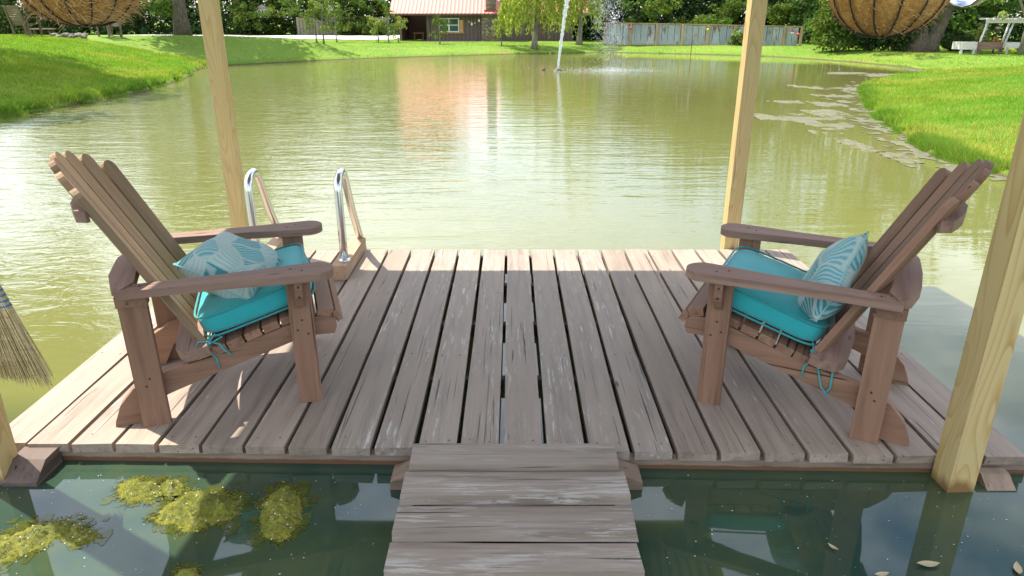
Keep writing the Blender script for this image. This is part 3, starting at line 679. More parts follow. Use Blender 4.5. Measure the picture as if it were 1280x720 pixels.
for s in (-1, 1):
    ye = YE0 if s < 0 else YE1
    vs = []; fs = []; nn = int((XE1-XE0)/.0125)
    for i in range(nn+1):
        x = XE0+(XE1-XE0)*i/nn; dz = .009*math.sin(2*math.pi*x/.075)
        vs += [(x, yr, ZE+.34+dz), (x, ye, ZE+.14+dz)]
        if i: a = 2*(i-1); fs.append((a, a+1, a+3, a+2))
    MB().add(vs, fs, True).build('roof_sheet', M_tin, gz_t)
# stained bracket on the near right post
MB().prism([(0,0),(.05,-.035),(.12,-.02),(.16,.07),(.16,.42),(.02,.42),(.0,.2)], -.03, .03, 'xz').build('bracket', wood('bracket_wood', (.22,.1,.045), (.33,.17,.08), (.09,.04,.02)), gz_t, T(1.535, 1.966, 1.33))

# ------------------------------------------------------------------ ladder handrails
ld = thing('swim_ladder', 'swim ladder with two bent steel hand rails on wooden blocks at the far edge', 'ladder'); ld.matrix_world = D
for x in (-1.0, -1.515):
    c = Vector((x-.012, (3.86+4.44)/2, 0)); MB().prism([(-.29,.0),(.29,.0),(.29,.085),(-.29,.085)], -.044, .044, 'xz').build('mounting_block', M_block, ld, T(c.x, c.y, .0) @ R(rad(90), 'Z'), bevel=.006)
    pts = [(x, 3.965, .085), (x, 3.965, .3), (x, 3.965, .5)]
    for k in range(1, 9):
        a = math.pi-k*math.pi*.86/8; pts.append((x, 4.06+.095*math.cos(a), .5+.095*math.sin(a)))
    pts += [(x, 4.26, .32), (x, 4.42, .09), (x, 4.5, -.02), (x, 4.52, -.4)]
    MB().tube(pts, .0235, 14).build('hand_rail', M_metal_rail, ld)
    MB().lathe([(.0,.012),(.034,.011),(.037,.004),(.037,0)], 16, T(x, 3.965, .086)).build('flange', M_metal_rail, ld)

# ------------------------------------------------------------------ adirondack chairs
def rounded(pts): return pts
def arc(cx, cy, r, a0, a1, n): return [(cx+r*math.cos(rad(a0+(a1-a0)*i/n)), cy+r*math.sin(rad(a0+(a1-a0)*i/n))) for i in range(n+1)]
GZ_ = (0, 0, 1)
M_screw = simple('screw_head', (.05,.04,.035), .5, .5, bstr=0)
def make_chair(name, label, o, yaw, backmat):
    t = thing(name, label, 'chair'); t.matrix_world = D @ T(o[0], o[1], 0.0008) @ R(yaw, 'Z')
    mk = lambda mb, nm, M, mt=M_chair, bv=.004, **k: mb.build(nm, mt, t, M, bevel=bv, **k)
    Zup = fr((0, 0, 1), z=(0, -1, 0))
    for s in (-1, 1):
        mk(MB().box(0, .533, -.044, .044, -.016, .016), 'leg', T(0, s*.29, 0) @ Zup)
        mk(MB().box(0, .49, -.047, .047, -.017, .017), 'leg', T(-.567, s*.29, 0) @ Zup)
        mk(MB().box(-.026, .026, -.051, .051, 0, .042), 'leg_cap', T(-.567, s*.288, .4905) @ R(rad(90), 'Z'), bv=.003)
        # stringer (side rail) from seat front down to the tail on the deck
        prof = [(.118,.272),(.13,.30),(.125,.335),(.10,.352),(.04,.352),(-.045,.333),(-.2,.283),(-.33,.24),(-.46,.213),(-.56,.188),(-.63,.148),(-.685,.085),(-.712,.02),(-.716,.001),(-.60,.001),(-.555,.09),(-.5,.112),(-.3,.178),(-.045,.258),(.05,.274)]
        mk(MB().prism(prof, -.019, .019, 'xz'), 'side_rail', T(0, s*.25, 0), bv=.003)
        # bracket under the arm
        bp = [(0,.0),(.012,.0),(.036,.04),(.04,.115),(0,.115)]
        mk(MB().prism(bp, -.0145, .0145, 'yz'), 'arm_bracket', T(.0, s*.3095, .418) @ (R(rad(180), 'Z') if s < 0 else Matrix.Identity(4)), bv=.002)
        # arm: plan outline, rounded front
        ar = [(-.605,-.036),(-.45,-.04),(-.2,-.048),(-.02,-.066)]+arc(.058, 0, .072, -75, 75, 8)+[(-.02,.062),(-.2,.046),(-.45,.036),(-.605,.034)]
        mk(MB().prism(ar, 0, .03, 'xy'), 'arm', T(.005, s*.305, .5345) @ R(s*rad(-1), 'Z'), M_armtop, bv=.007)
    sc = MB()
    for s_ in (-1, 1):
        for (x, y, z) in ((-.02,.29,.5655),(.02,.32,.5655),(-.56,.29,.5655),(-.53,.31,.5655)): sc.lathe([(0,.001),(.004,.0008),(.0045,-.002)], 7, T(x, s_*y, z))
        for (x, z) in ((-.02,.32),(.018,.30),(.0,.36),(-.575,.17),(-.56,.2),(.0,.47),(.0,.51)):
            yy = .3069 if x > -.5 else .3079
            sc.lathe([(0,.001),(.004,.0008),(.0045,-.002)], 7, T(x, s_*yy if z < .45 else s_*.3505, z) @ R(s_*rad(-90), 'X'))
    sc.build('screws', M_screw, t, kind='stuff')
    # curved rear arm brace
    def cres(w, ri, ro, x0, k=12):
        A = [(x0-ri*(1-(2*i/k-1)**2), w*(2*i/k-1)) for i in range(k+1)]
        B = [(x0-ro*(1-abs(2*i/k-1)**2.6)-.035, w*(2*i/k-1)) for i in range(k+1)]
        return A+B[::-1]
    br = [(-.50-.03*(1-(y/.27)**2), y) for y in np.linspace(-.34, .34, 11)]
    rear = [(-.585,.335),(-.625,.295),(-.652,.17),(-.658,0),(-.652,-.17),(-.625,-.295),(-.585,-.335)]
    Mr = R(rad(90), 'Z')                      # grain across the chair
    def acr(pts, z0, z1, nm, M0=Matrix.Identity(4), mt=M_armtop):
        q = [(y, -x) for x, y in pts]         # chair (x,y) = Rz90 * (y,-x)
        mk(MB().prism(q, z0, z1, 'xy'), nm, M0 @ Mr, mt, bv=.004)
    acr([(-.552-.016*(1-(y/.27)**2), y) for y in np.linspace(-.262, .262, 9)]+rear, .5335, .5695, 'back_brace')
    # back slats: line x = xb - .46 (z-.25)
    SL = .515; cth = 1/math.hypot(1, SL)
    def bx(z, y): return -.335-SL*(z-.25)-.065*(1-(y/.26)**2)
    # top rear brace
    zt = .815
    acr([(bx(zt, y)-.021, y) for y in np.linspace(-.262, .262, 9)]+[(bx(zt, .26)-.03, .27),(bx(zt, .22)-.048, .25),(bx(zt, .12)-.052, .13),(bx(zt, 0)-.055, 0),(bx(zt, .12)-.052, -.13),(bx(zt, .22)-.048, -.25),(bx(zt, .26)-.03, -.27)], zt-.02, zt+.02, 'top_brace')
    Mb = T(.0, 0, .368) @ R(rad(-13), 'Y')
    acr([(-.33-.03*(1-(y/.27)**2)-.03, y) for y in np.linspace(-.30, .30, 9)]+[(-.40,.305),(-.45,.285),(-.478,.23),(-.49,0),(-.478,-.23),(-.45,-.285),(-.40,-.305)], -.03+.0, .012, 'lower_brace', Mb)
    tops = [.985, .973, .945, .902]
    for k in range(-3, 4):
        yb, yt = k*.0765, k*.083; zt_ = tops[abs(k)]; zb = .262
        pb = Vector((bx(zb, yb), yb, zb)); pt = Vector((bx(zt_, yb*1.05), yt, zt_)); d = pt-pb; ln = d.length; w = .0365
        out_ = [(0,-w*.93),(ln-.028,-w)]+arc(ln-.03, 0, w*1.0, -80, 80, 7)+[(ln-.028, w),(0, w*.93)]
        nrm = Vector((1, -.18*yb/.2*-1*-1, SL*1.0))
        nrm = Vector((cth, -1.7*yb, SL*cth))
        mk(MB().prism(out_, -.012, .012, 'xy'), 'back_slat', fr(d, z=nrm, o=pb), backmat, bv=.004)
    # seat slats on the curved rail top
    topc = [(.122,.338,-58),(.088,.352,-10),(.022,.353,6),(-.045,.338,14),(-.112,.316,18),(-.179,.293,19),(-.246,.269,19),(-.310,.247,18)]
    for i, (x, z, a) in enumerate(topc):
        wd = .0305 if i else .024
        M = T(x, 0, z) @ R(rad(-a), 'Y') @ Mr
        mk(MB().box(-.272, .272, -wd, wd, -.0, .032) if i else MB().box(-.272, .272, -wd, wd, .0, .026), 'seat_slat', M, bv=.005)
    return t
OL = (-.902, 2.765); YL = rad(18)
OR = (.925, 2.73); YR = rad(180-27.5)
chL = make_chair('adirondack_chair', 'weathered brown adirondack chair on the left side of the deck facing right', OL, YL, M_chairback)
chR = make_chair('adirondack_chair', 'reddish-brown adirondack chair on the right side of the deck facing left', OR, YR, M_chair)
for c in (chL, chR): c['group'] = 'adirondack chairs on the deck'

# cushions
def fabric(name, col, var=.15):
    m, nt, b = newmat(name); v = coords(nt, (1, 1, 1)); n = noise(nt, v, 6, 4, .55); f = noise(nt, v, 420, 2, .6)
    c = mixc(nt, n, tuple(x*(1-var) for x in col), tuple(min(1, x*(1+var)) for x in col)); c = mixc(nt, ramp(nt, f, [(.35, 0.0), (.65, .25)]), c, tuple(min(1, x*1.5+.02) for x in col))
    L(nt, c, b.inputs['Base Color']); b.inputs['Roughness'].default_value = .85; b.inputs['Sheen Weight'].default_value = .3
    wr = noise(nt, coords(nt, (1, 1, 1)), 9, 3, .5, .8); ad = N(nt, 'ShaderNodeMath', operation='ADD'); L(nt, wr, ad.inputs[0]); L(nt, f, ad.inputs[1]); ad2 = N(nt, 'ShaderNodeMath', operation='MULTIPLY'); 
    bump(nt, b, ad.outputs[0], .25, .006); return m
M_teal = fabric('teal_canvas', (.014,.33,.35))
M_piping = fabric('teal_piping', (.012,.26,.27))
def palm_mat():
    m, nt, b = newmat('palm_print')
    base = coords(nt, (1, 1, 1), rnd=False)
    warp = N(nt, 'ShaderNodeTexNoise'); warp.inputs['Scale'].default_value = 6; warp.inputs['Detail'].default_value = 1; L(nt, base, warp.inputs['Vector'])
    wm = N(nt, 'ShaderNodeVectorMath', operation='SCALE'); wm.inputs['Scale'].default_value = .09; L(nt, warp.outputs['Color'], wm.inputs[0])
    wa = N(nt, 'ShaderNodeVectorMath', operation='ADD'); L(nt, base, wa.inputs[0]); L(nt, wm.outputs[0], wa.inputs[1])
    vo = N(nt, 'ShaderNodeTexVoronoi'); vo.inputs['Scale'].default_value = 9; L(nt, wa.outputs[0], vo.inputs['Vector'])
    ve = N(nt, 'ShaderNodeTexVoronoi'); ve.feature = 'DISTANCE_TO_EDGE'; ve.inputs['Scale'].default_value = 9; L(nt, wa.outputs[0], ve.inputs['Vector'])
    sp = N(nt, 'ShaderNodeSeparateXYZ'); L(nt, vo.outputs['Color'], sp.inputs[0])
    an = N(nt, 'ShaderNodeMath', operation='MULTIPLY'); an.inputs[1].default_value = 6.28; L(nt, sp.outputs[0], an.inputs[0])
    vr = N(nt, 'ShaderNodeVectorRotate'); vr.rotation_type = 'Z_AXIS'; L(nt, wa.outputs[0], vr.inputs['Vector']); L(nt, an.outputs[0], vr.inputs['Angle'])
    wv = N(nt, 'ShaderNodeTexWave'); wv.inputs['Scale'].default_value = 26; wv.inputs['Distortion'].default_value = 1.2; L(nt, vr.outputs[0], wv.inputs['Vector'])
    cell = ramp(nt, sp.outputs[1], [(.0, (.03,.22,.26)), (.3, (.06,.30,.33)), (.52, (.16,.36,.38)), (.72, (.28,.42,.36)), (1, (.36,.48,.48))])
    c = mixc(nt, ramp(nt, wv.outputs['Fac'], [(.3, .0), (.75, .65)]), cell, (.45,.56,.56))
    c = mixc(nt, ramp(nt, ve.outputs['Distance'], [(.02, 1.0), (.06, 0.0)]), c, (.40,.50,.46))
    L(nt, c, b.inputs['Base Color']); b.inputs['Roughness'].default_value = .85
    bump(nt, b, noise(nt, coords(nt, (1, 1, 1)), 12, 3, .5, .6), .35, .01); return m
M_palm = palm_mat()
def cushion(label, pos, yaw, M_local, w=.255, d=.225, t=.052, seed=0, ties=()):
    o = thing('seat_cushion', label, 'cushion', group='teal seat cushions'); o.matrix_world = D @ T(pos[0], pos[1], 0) @ R(yaw, 'Z') @ M_local
    n, m = 56, 22; V = []; Fc = []; e1, e2 = .42, .34
    sg = lambda v, e: math.copysign(abs(v)**e, v)
    for j in range(m+1):
        ph = -math.pi/2+math.pi*j/m
        for i in range(n):
            th = 2*math.pi*i/n; cp = abs(math.cos(ph))**e1
            x = d*sg(math.cos(th), e2)*cp; y = w*sg(math.sin(th), e2)*cp; z = t*sg(math.sin(ph), e1)
            puff = .012*(1-(x/d)**2)*(1-(y/w)**2)
            z += puff*(1 if z > 0 else -.2)+.006*mnoise.noise(Vector((x*8, y*8, seed)))+.003*mnoise.noise(Vector((x*22, y*14, seed+2)))
            z -= .018*((x/d) if x > 0 else 0)*0
            V.append((x, y, z))
    for j in range(m):
        for i in range(n): a = j*n+i; b_ = j*n+(i+1)%n; Fc.append((a, b_, b_+n, a+n))
    npmesh('cover', V, Fc, M_teal, o, smooth=True)
    for zz in (t*.80, -t*.80):
        pp = [(d*1.005*sg(math.cos(2*math.pi*i/64), e2), w*1.005*sg(math.sin(2*math.pi*i/64), e2), zz) for i in range(65)]
        MB().tube(pp, .0042, 6, cap=False).build('piping', M_piping, o)
    tb = MB()
    for pts in ties: tb.tube(pts, .0032, 6)
    if ties: tb.build('tie_strings', M_teal, o)
    return o
seat_slope = rad(17)
Mc = T(-.165, 0, .405) @ R(-seat_slope, 'Y')
# Y rotation: front edge rises
tieL = [[(-.19,-.215,-.03),(-.205,-.25,-.045),(-.20,-.265,-.055)],[(-.20,-.262,-.05),(-.22,-.27,-.07),(-.205,-.275,-.12),(-.215,-.275,-.16)],[(-.20,-.262,-.05),(-.17,-.272,-.07),(-.165,-.275,-.10),(-.15,-.277,-.125)],
        [(-.20,-.262,-.05),(-.235,-.27,-.03),(-.25,-.272,-.045),(-.2,-.268,-.055)],[(-.20,-.262,-.05),(-.17,-.27,-.025),(-.15,-.272,-.045),(-.2,-.268,-.055)]]
cushion('teal seat cushion tied onto the left adirondack chair', OL, YL, Mc, seed=1, ties=tieL)
tieR = [[(x, -y, z) for x, y, z in s] for s in tieL[:2]]+[[(-.20,.262,-.05),(-.26,.272,-.055),(-.30,.275,-.09),(-.32,.277,-.15),(-.315,.277,-.17)],[(-.20,.262,-.05),(-.25,.275,-.1),(-.29,.278,-.16),(-.33,.278,-.185)]]
cushion('teal seat cushion tied onto the right adirondack chair', OR, YR, Mc, seed=5, ties=tieR)
def pillow(label, pos, yaw, M_local, s=.185, th=.075, seed=0):
    n = 26; V = []; Fc = []
    for side in (1, -1):
        for j in range(n+1):
            for i in range(n+1):
                u = -1+2*i/n; v = -1+2*j/n; x = s*u*(1-.11*(1-v*v)*u*u); y = s*v*(1-.11*(1-u*u)*v*v)
                z = side*th*((1-u**4)*(1-v**4))**.62*(1+.22*mnoise.noise(Vector((u*1.7+seed, v*1.7, side))))
                z += .018*mnoise.noise(Vector((u*1.2, v*1.2, seed+3)))
                V.append((x, y, z))
    for sd_ in (0, 1):
        b0 = sd_*(n+1)**2
        for j in range(n):
            for i in range(n):
                a = b0+j*(n+1)+i; q = (a, a+1, a+n+2, a+n+1); Fc.append(q if sd_ == 0 else q[::-1])
    o = npmesh('throw_pillow', V, Fc, M_palm, smooth=True); tag(o, label, 'pillow', 'patterned throw pillows')
    bm = bmesh.new(); bm.from_mesh(o.data); bmesh.ops.remove_doubles(bm, verts=bm.verts, dist=.0015); bm.to_mesh(o.data); bm.free()
    o.matrix_world = D @ T(pos[0], pos[1], 0) @ R(yaw, 'Z') @ M_local
    pp = []
    for k in range(4):
        for i in range(14):
            u = -1+2*i/14; q = [(u, -1), (1, u), (-u, 1), (-1, -u)][k]; U, Vv = q
            pp.append((s*U*(1-.11*(1-Vv*Vv)*U*U), s*Vv*(1-.11*(1-U*U)*Vv*Vv), .018*mnoise.noise(Vector((U*1.2, Vv*1.2, seed+3)))))
    pp.append(pp[0]); MB().tube(pp, .0035, 5, cap=False).build('piping', fabric('pillow_piping'+str(seed), (.25,.48,.46)), o)
    return o
pillow('palm-leaf print pillow lying back on the left chair cushion', OL, YL, T(-.235, -.035, .505) @ R(rad(24), 'Y') @ R(rad(12), 'X') @ R(rad(-22), 'Z'), .166, .10, 1)
pillow('palm-leaf print pillow standing upright against the right chair back', OR, YR, T(-.345, .06, .50) @ R(rad(66), 'Y') @ R(rad(-6), 'X') @ R(rad(32), 'Z'), .185, .07, 4)

# ------------------------------------------------------------------ broom hanging on the near left post
bt = thing('straw_broom', 'straw broom with blue stitching hanging head-down on the near left post', 'broom', (-1.62, 1.975, .0))
M_straw = wood('straw', (.58,.44,.21), (.74,.60,.34), (.34,.23,.10), knots=False, gscale=2)
rng = random.Random(5); sb = MB()
for i in range(900):
    u = rng.uniform(-1, 1); w_ = rng.uniform(-1, 1)*math.sqrt(1-u*u*.7); 
    top = Vector((u*.045, w_*.02, .86)); mid = Vector((u*.085, w_*.026, .70)); bot = Vector((u*.15+rng.gauss(0, .006), w_*.03+rng.gauss(0, .008), .475+.05*u*u*0-.03*u+rng.gauss(0, .012)))
    sb.tube([top, mid, bot], [.0016, .0016, .0008], 3, cap=False)
sb.build('bristles', M_straw, bt, kind='stuff')
M_thread = simple('blue_thread', (.03,.16,.42), .7, bstr=0)
for z in (.755, .738, .721, .705):
    ww = .07+(0.755-z)*.3+.006; MB().tube([(ww*math.cos(a), .030*math.sin(a), z) for a in np.linspace(0, 2*math.pi, 25)], .0026, 6, cap=False).build('stitching', M_thread, bt)
MB().tube([(0,0,.84),(0,0,1.0),(0,.005,1.9)], [.03,.014,.013], 10).build('handle', M_grey, bt)

# ------------------------------------------------------------------ hanging baskets
def coir(name):
    m, nt, b = newmat(name); v = coords(nt, (1, 1, 1)); n = noise(nt, v, 55, 6, .7, 1.5); n2 = noise(nt, v, 8, 3, .5)
    c = ramp(nt, n, [(.3, (.30,.13,.025)), (.5, (.62,.31,.07)), (.72, (.80,.48,.16))]); c = mixc(nt, ramp(nt, n2, [(.4, 0.0), (.7, .4)]), c, (.42,.19,.04))
    L(nt, c, b.inputs['Base Color']); b.inputs['Roughness'].default_value = .95; bump(nt, b, n, 1, .012); return m
M_coir = coir('coir'); M_wire = simple('black_wire', (.02,.02,.02), .5, bstr=0)
M_fib = simple('coir_fibre', (.75,.48,.22), .8, bstr=0, var=.4)
M_petal = simple('purple_petal', (.36,.1,.6), .6, bstr=0, var=.3)
def basket(label, x, y, zb, r, hairs, seed, flower):
    t = thing('hanging_basket', label, 'hanging basket', (x, y, zb), 0, 'coconut fibre hanging baskets'); rn = random.Random(seed)
    prof = [(.001, 0)]+[(r*math.sin(rad(a))**.85, .16*(1-math.cos(rad(a)))) for a in (12,24,36,48,60,72,84,90)]
    V = []; n = 84
    for rr, z in prof:
        for k in range(n):
            a = 2*math.pi*k/n; seam = 1-.05*(1-abs(math.sin(a*7-math.pi*0+math.pi/2*0))**.5)*(rr > .03); q = 1+.03*mnoise.noise(Vector((math.cos(a)*3, math.sin(a)*3, z*20+seed)))
            V.append((rr*math.cos(a)*q*seam, rr*math.sin(a)*q*seam, z+.006*mnoise.noise(Vector((math.cos(a)*5, math.sin(a)*5, z*30)))))
    Fc = [(i*n+k, i*n+(k+1)%n, (i+1)*n+(k+1)%n, (i+1)*n+k) for i in range(len(prof)-1) for k in range(n)]
    npmesh('coir_liner', V, Fc, M_coir, t, smooth=True)
    wb = MB()
    for k in range(14):
        a = 2*math.pi*k/14; wb.tube([(rr*.985*math.cos(a), rr*.985*math.sin(a), z-.003) for rr, z in prof], .0022, 5, cap=False)
    for z_ in (8,): rr, z = prof[z_]; wb.tube([(rr*1.02*math.cos(a), rr*1.02*math.sin(a), z) for a in np.linspace(0, 2*math.pi, 40)], .0025, 5, cap=False)
    wb.build('wire_frame', M_wire, t)
    hb = MB(); sc_ = .75 if hairs > 1200 else .3
    for k in range(hairs):
        a = rn.uniform(0, 6.28); i = rn.uniform(2, 8); rr = r*math.sin(rad(min(90, i*11.5)))**.85; z = .16*(1-math.cos(rad(min(90, i*11.5))))
        p0 = Vector((rr*math.cos(a), rr*math.sin(a), z)); o_ = Vector((math.cos(a), math.sin(a), rn.uniform(-.6, .4))); side = Vector((-math.sin(a), math.cos(a), rn.uniform(-1, 1)))
        ln = rn.uniform(.006, .02)*sc_ if rn.random() < .88 else rn.uniform(.02, .05)*sc_
        hb.tube([p0, p0+o_*ln*.5+side*ln*.4, p0+o_*ln*.8+side*ln*rn.uniform(.5, 1.3)], [.0008, .0007, .0004], 3, cap=False)
    hb.build('loose_fibres', M_fib, t, kind='stuff')
    rg = np.random.default_rng(seed); C = rg.normal(size=(30, 3))*np.array([.09, .09, .05])+np.array([0, 0, .24]); Vv, Ff, Tn = leaves(C, np.full(30, .05), 26, .016, rng=rg); npmesh('foliage', Vv, Ff, M_leafmid, t, tint=Tn)
    fb = MB()
    for k in range(26):
        a = rn.uniform(0, 6.28); rr = rn.uniform(.06, .19); p_ = Vector((math.cos(a)*rr, math.sin(a)*rr, rn.uniform(.2, .3)))
        if k == 0: p_ = Vector(flower)
        fb.lathe([(0, 0), (.008, .004), (.02, .016), (.024, .014)], 8, T(*p_) @ R(rn.uniform(-.8, .8), 'X') @ R(rn.uniform(-.8, .8), 'Y'))
    fb.build('flowers', M_petal, t)
    cb = MB()
    for k in range(3): a = 2*math.pi*k/3+.4; cb.tube([(r*math.cos(a), r*math.sin(a), .16), (0, 0, .55)], .002, 5)
    cb.tube([(0,0,.55),(0,0,.66)], .003, 5); cb.build('chains', M_wire, t)
    return t
basket('frayed coconut fibre hanging basket with a purple flower at upper left', -1.165, 2.05, 1.503, .168, 2600, 3, (.17, .0, .095))
basket('neat ribbed coconut fibre hanging basket at upper right', 1.018, 2.05, 1.474, .160, 1100, 6, (.1, .1, .25))
# clear glass globe beside the right basket
m, nt_, b_ = newmat('clear_glass'); b_.inputs['Transmission Weight'].default_value = 1; b_.inputs['Roughness'].default_value = .02; b_.inputs['IOR'].default_value = 1.45
M_glass = m
gt = thing('glass_globe', 'clear glass globe hanging to the right of the right basket', 'lantern', (1.232, 2.05, 1.548))
MB().lathe([(0,0),(.03,.007),(.052,.026),(.06,.055),(.05,.088),(.03,.105)], 20).build('globe', M_glass, gt)
MB().lathe([(.032,.1),(.032,.13),(.0,.135)], 12).tube([(0,0,.13),(0,0,.6)], .002, 5).build('cap', M_wire, gt)

# ------------------------------------------------------------------ floating algae
def algae_mat():
    m, nt, b = newmat('algae'); v = coords(nt, (1, 1, 1)); n = noise(nt, v, 55, 6, .7, 1.2); n2 = noise(nt, v, 6, 3, .5)
    c = ramp(nt, n, [(.28, (.06,.08,.006)), (.43, (.20,.20,.012)), (.60, (.36,.32,.025)), (.78, (.6,.54,.22))]); c = mixc(nt, ramp(nt, n2, [(.35, .0), (.65, .6)]), c, (.07,.10,.008))
    L(nt, c, b.inputs['Base Color']); b.inputs['Roughness'].default_value = .28; bump(nt, b, n, .8, .02); return m
M_alg = algae_mat()
M_weed = simple('submerged_weed', (.05,.062,.012), .06, var=.6, scale=20, bstr=.05)
M_bubble = simple('bubble', (.7,.72,.62), .1, var=.1, bstr=0)
def mat_patch(name, poly, h, res, seed, mat, fray=.35, base=-.006, bumps=.6, sc=.03):
    P = np.array([(p.x, p.y) for p in poly]); x0, y0 = P.min(0)-.02; x1, y1 = P.max(0)+.02
    xs = np.arange(x0, x1, res); ys = np.arange(y0, y1, res); X, Y = np.meshgrid(xs, ys); d = -sdist(X, Y, P)
    size = min(x1-x0, y1-y0)
    if fray > 1: d = d+(vnoise(X, Y*.6, .22, seed+5)-.5)*.22+(vnoise(X, Y*.6, .08, seed+6)-.5)*.16+(vnoise(X, Y, .035, seed+7)-.5)*.08
    d = d+(vnoise(X, Y, size*.18, seed)-.5)*size*fray*.5+(vnoise(X, Y, size*.06, seed+1)-.5)*size*fray*.3
    Z = base+h*sstep(0, size*.32, d)*(1-bumps+bumps*2*vnoise(X, Y, sc, seed+2))+np.minimum(0, d)*.6+h*.35*(vnoise(X, Y, sc*.4, seed+3)-.5)*sstep(0, .02, d)
    ny_, nx_ = X.shape; id_ = np.arange(nx_*ny_).reshape(ny_, nx_); f = np.stack([id_[:-1,:-1], id_[:-1,1:], id_[1:,1:], id_[1:,:-1]], -1).reshape(-1, 4)
    zf = Z.ravel()[f].max(1); f = f[zf > -.003]
    used, inv = np.unique(f.ravel(), return_inverse=True)
    return np.stack([X.ravel(), Y.ravel(), Z.ravel()], 1)[used], inv.reshape(-1, 4)
def alg(px_poly, label, seed, h=.03):
    V, Fc = mat_patch('algae_mat', [at(x, y, z=0) for x, y in px_poly], h, .004, seed, M_alg, fray=.22, base=.001, bumps=.35, sc=.02)
    o = npmesh('algae_mat', V, Fc, M_alg, smooth=True); tag(o, label, 'algae', 'algae mats floating by the deck')
    P = [at(x, y, z=0) for x, y in px_poly]; c_ = sum(P, Vector())/len(P); rg = random.Random(seed*7)
    V2, F2 = mat_patch('w', [c_+(p-c_)*1.1 for p in P], .004, .006, seed+40, M_alg, fray=.9, base=-.0005, bumps=.1, sc=.05)
    V2[:, 2] = .0012+0*V2[:, 2]
    npmesh('submerged_weed', V2, F2, M_weed, o, kind='stuff')
    st = MB(); bb = MB(); cs = V
    edge = V[V[:, 2] < .010]
    for k in range(int(len(edge)*.16)):
        q = Vector(edge[rg.randrange(len(edge))]); a = math.atan2(q.y-c_.y, q.x-c_.x)+rg.gauss(0, .9); ln = rg.uniform(.008, .03)
        st.tube([(q.x, q.y, .002), (q.x+ln*.5*math.cos(a), q.y+ln*.5*math.sin(a), .0035), (q.x+ln*math.cos(a+.7*rg.uniform(-1, 1)), q.y+ln*math.sin(a), .001)], [.0011, .0009, .0005], 3, cap=False)
    for k in range(int(len(V)*.05)):
        q = V[rg.randrange(len(V))]; z_ = max(q[2], .002); ln = rg.uniform(.004, .012); a = rg.uniform(0, 6.28)
        st.tube([(q[0], q[1], z_), (q[0]+ln*math.cos(a), q[1]+ln*math.sin(a), z_+rg.uniform(.002, .006))], [.0009, .0005], 3, cap=False)
    st.build('strands', M_alg, o, kind='stuff')
    for k in range(int(len(V)*.006)):
        q = V[rg.randrange(len(V))]; bb.lathe([(0,.0022),(.0018,.0015),(.0025,0)], 6, T(q[0], q[1], max(0, q[2])))
    bb.build('bubbles', M_bubble, o, kind='stuff')
alg([(146,622),(150,606),(168,600),(196,601),(205,610),(200,622),(185,628),(160,628)], 'small yellow-green algae clump floating nearest the deck edge', 1)
alg([(200,612),(205,600),(218,599),(228,606),(226,618),(212,622),(202,620)], 'tiny golden algae clump touching the small clump near the deck', 2)
alg([(192,648),(205,632),(228,618),(262,614),(298,620),(300,640),(285,652),(262,656),(246,664),(225,662),(205,656)], 'largest round algae mat, half in sun and half in shade', 3, .034)
alg([(-20,672),(10,668),(40,658),(78,648),(105,655),(122,672),(100,682),(70,678),(40,690),(0,706),(-30,712)], 'long sunlit algae mat trailing off the left edge', 4, .034)
alg([(325,640),(335,622),(352,608),(372,612),(380,630),(378,652),(365,668),(345,680),(326,672),(322,655)], 'upright oval green algae mat in the shade', 5, .03)
alg([(214,722),(225,711),(245,712),(252,724),(235,730)], 'small dark algae tuft at the bottom edge of the water', 6, .015)
# tan scum on the right
M_scum = simple('dried_scum', (.11,.105,.058), .8, var=.8, scale=9, bstr=.4)
SC = [[(1046,172),(1075,178),(1104,186),(1098,190),(1080,188),(1062,180),(1044,176)],[(1100,191),(1130,192),(1158,197),(1150,204),(1128,202),(1108,196)],[(1178,206),(1205,206),(1210,214),(1192,217),(1180,212)],
      [(1004,138),(1030,137),(1052,140),(1058,150),(1040,148),(1020,144)],[(948,144),(985,142),(1030,147),(1066,156),(1060,163),(1020,158),(980,150),(950,149)],[(982,106),(1010,108),(1040,110),(1030,113),(1000,110)],
      [(1012,118),(1050,118),(1070,119),(1062,123),(1030,121)],[(1055,108),(1090,108),(1105,112),(1085,121),(1060,118)],[(1070,92),(1100,91),(1140,93),(1110,96),(1080,95)],[(1090,100),(1120,98),(1130,101),(1100,103)],[(1008,127),(1040,128),(1060,132),(1030,134)],[(958,126),(990,126),(1005,128),(985,130)],[(1008,163),(1040,165),(1055,167),(1030,168)],[(1020,92),(1040,90),(1085,91),(1070,94)]]
parts = []
for i, pl in enumerate(SC):
    V, Fc = mat_patch('s', [at(x, y, z=0) for x, y in pl], .010, .018, 20+i, M_scum, fray=1.2, base=-.001, bumps=.2, sc=.2)
    if len(Fc): parts.append((V, Fc, np.ones((len(Fc), 3))))
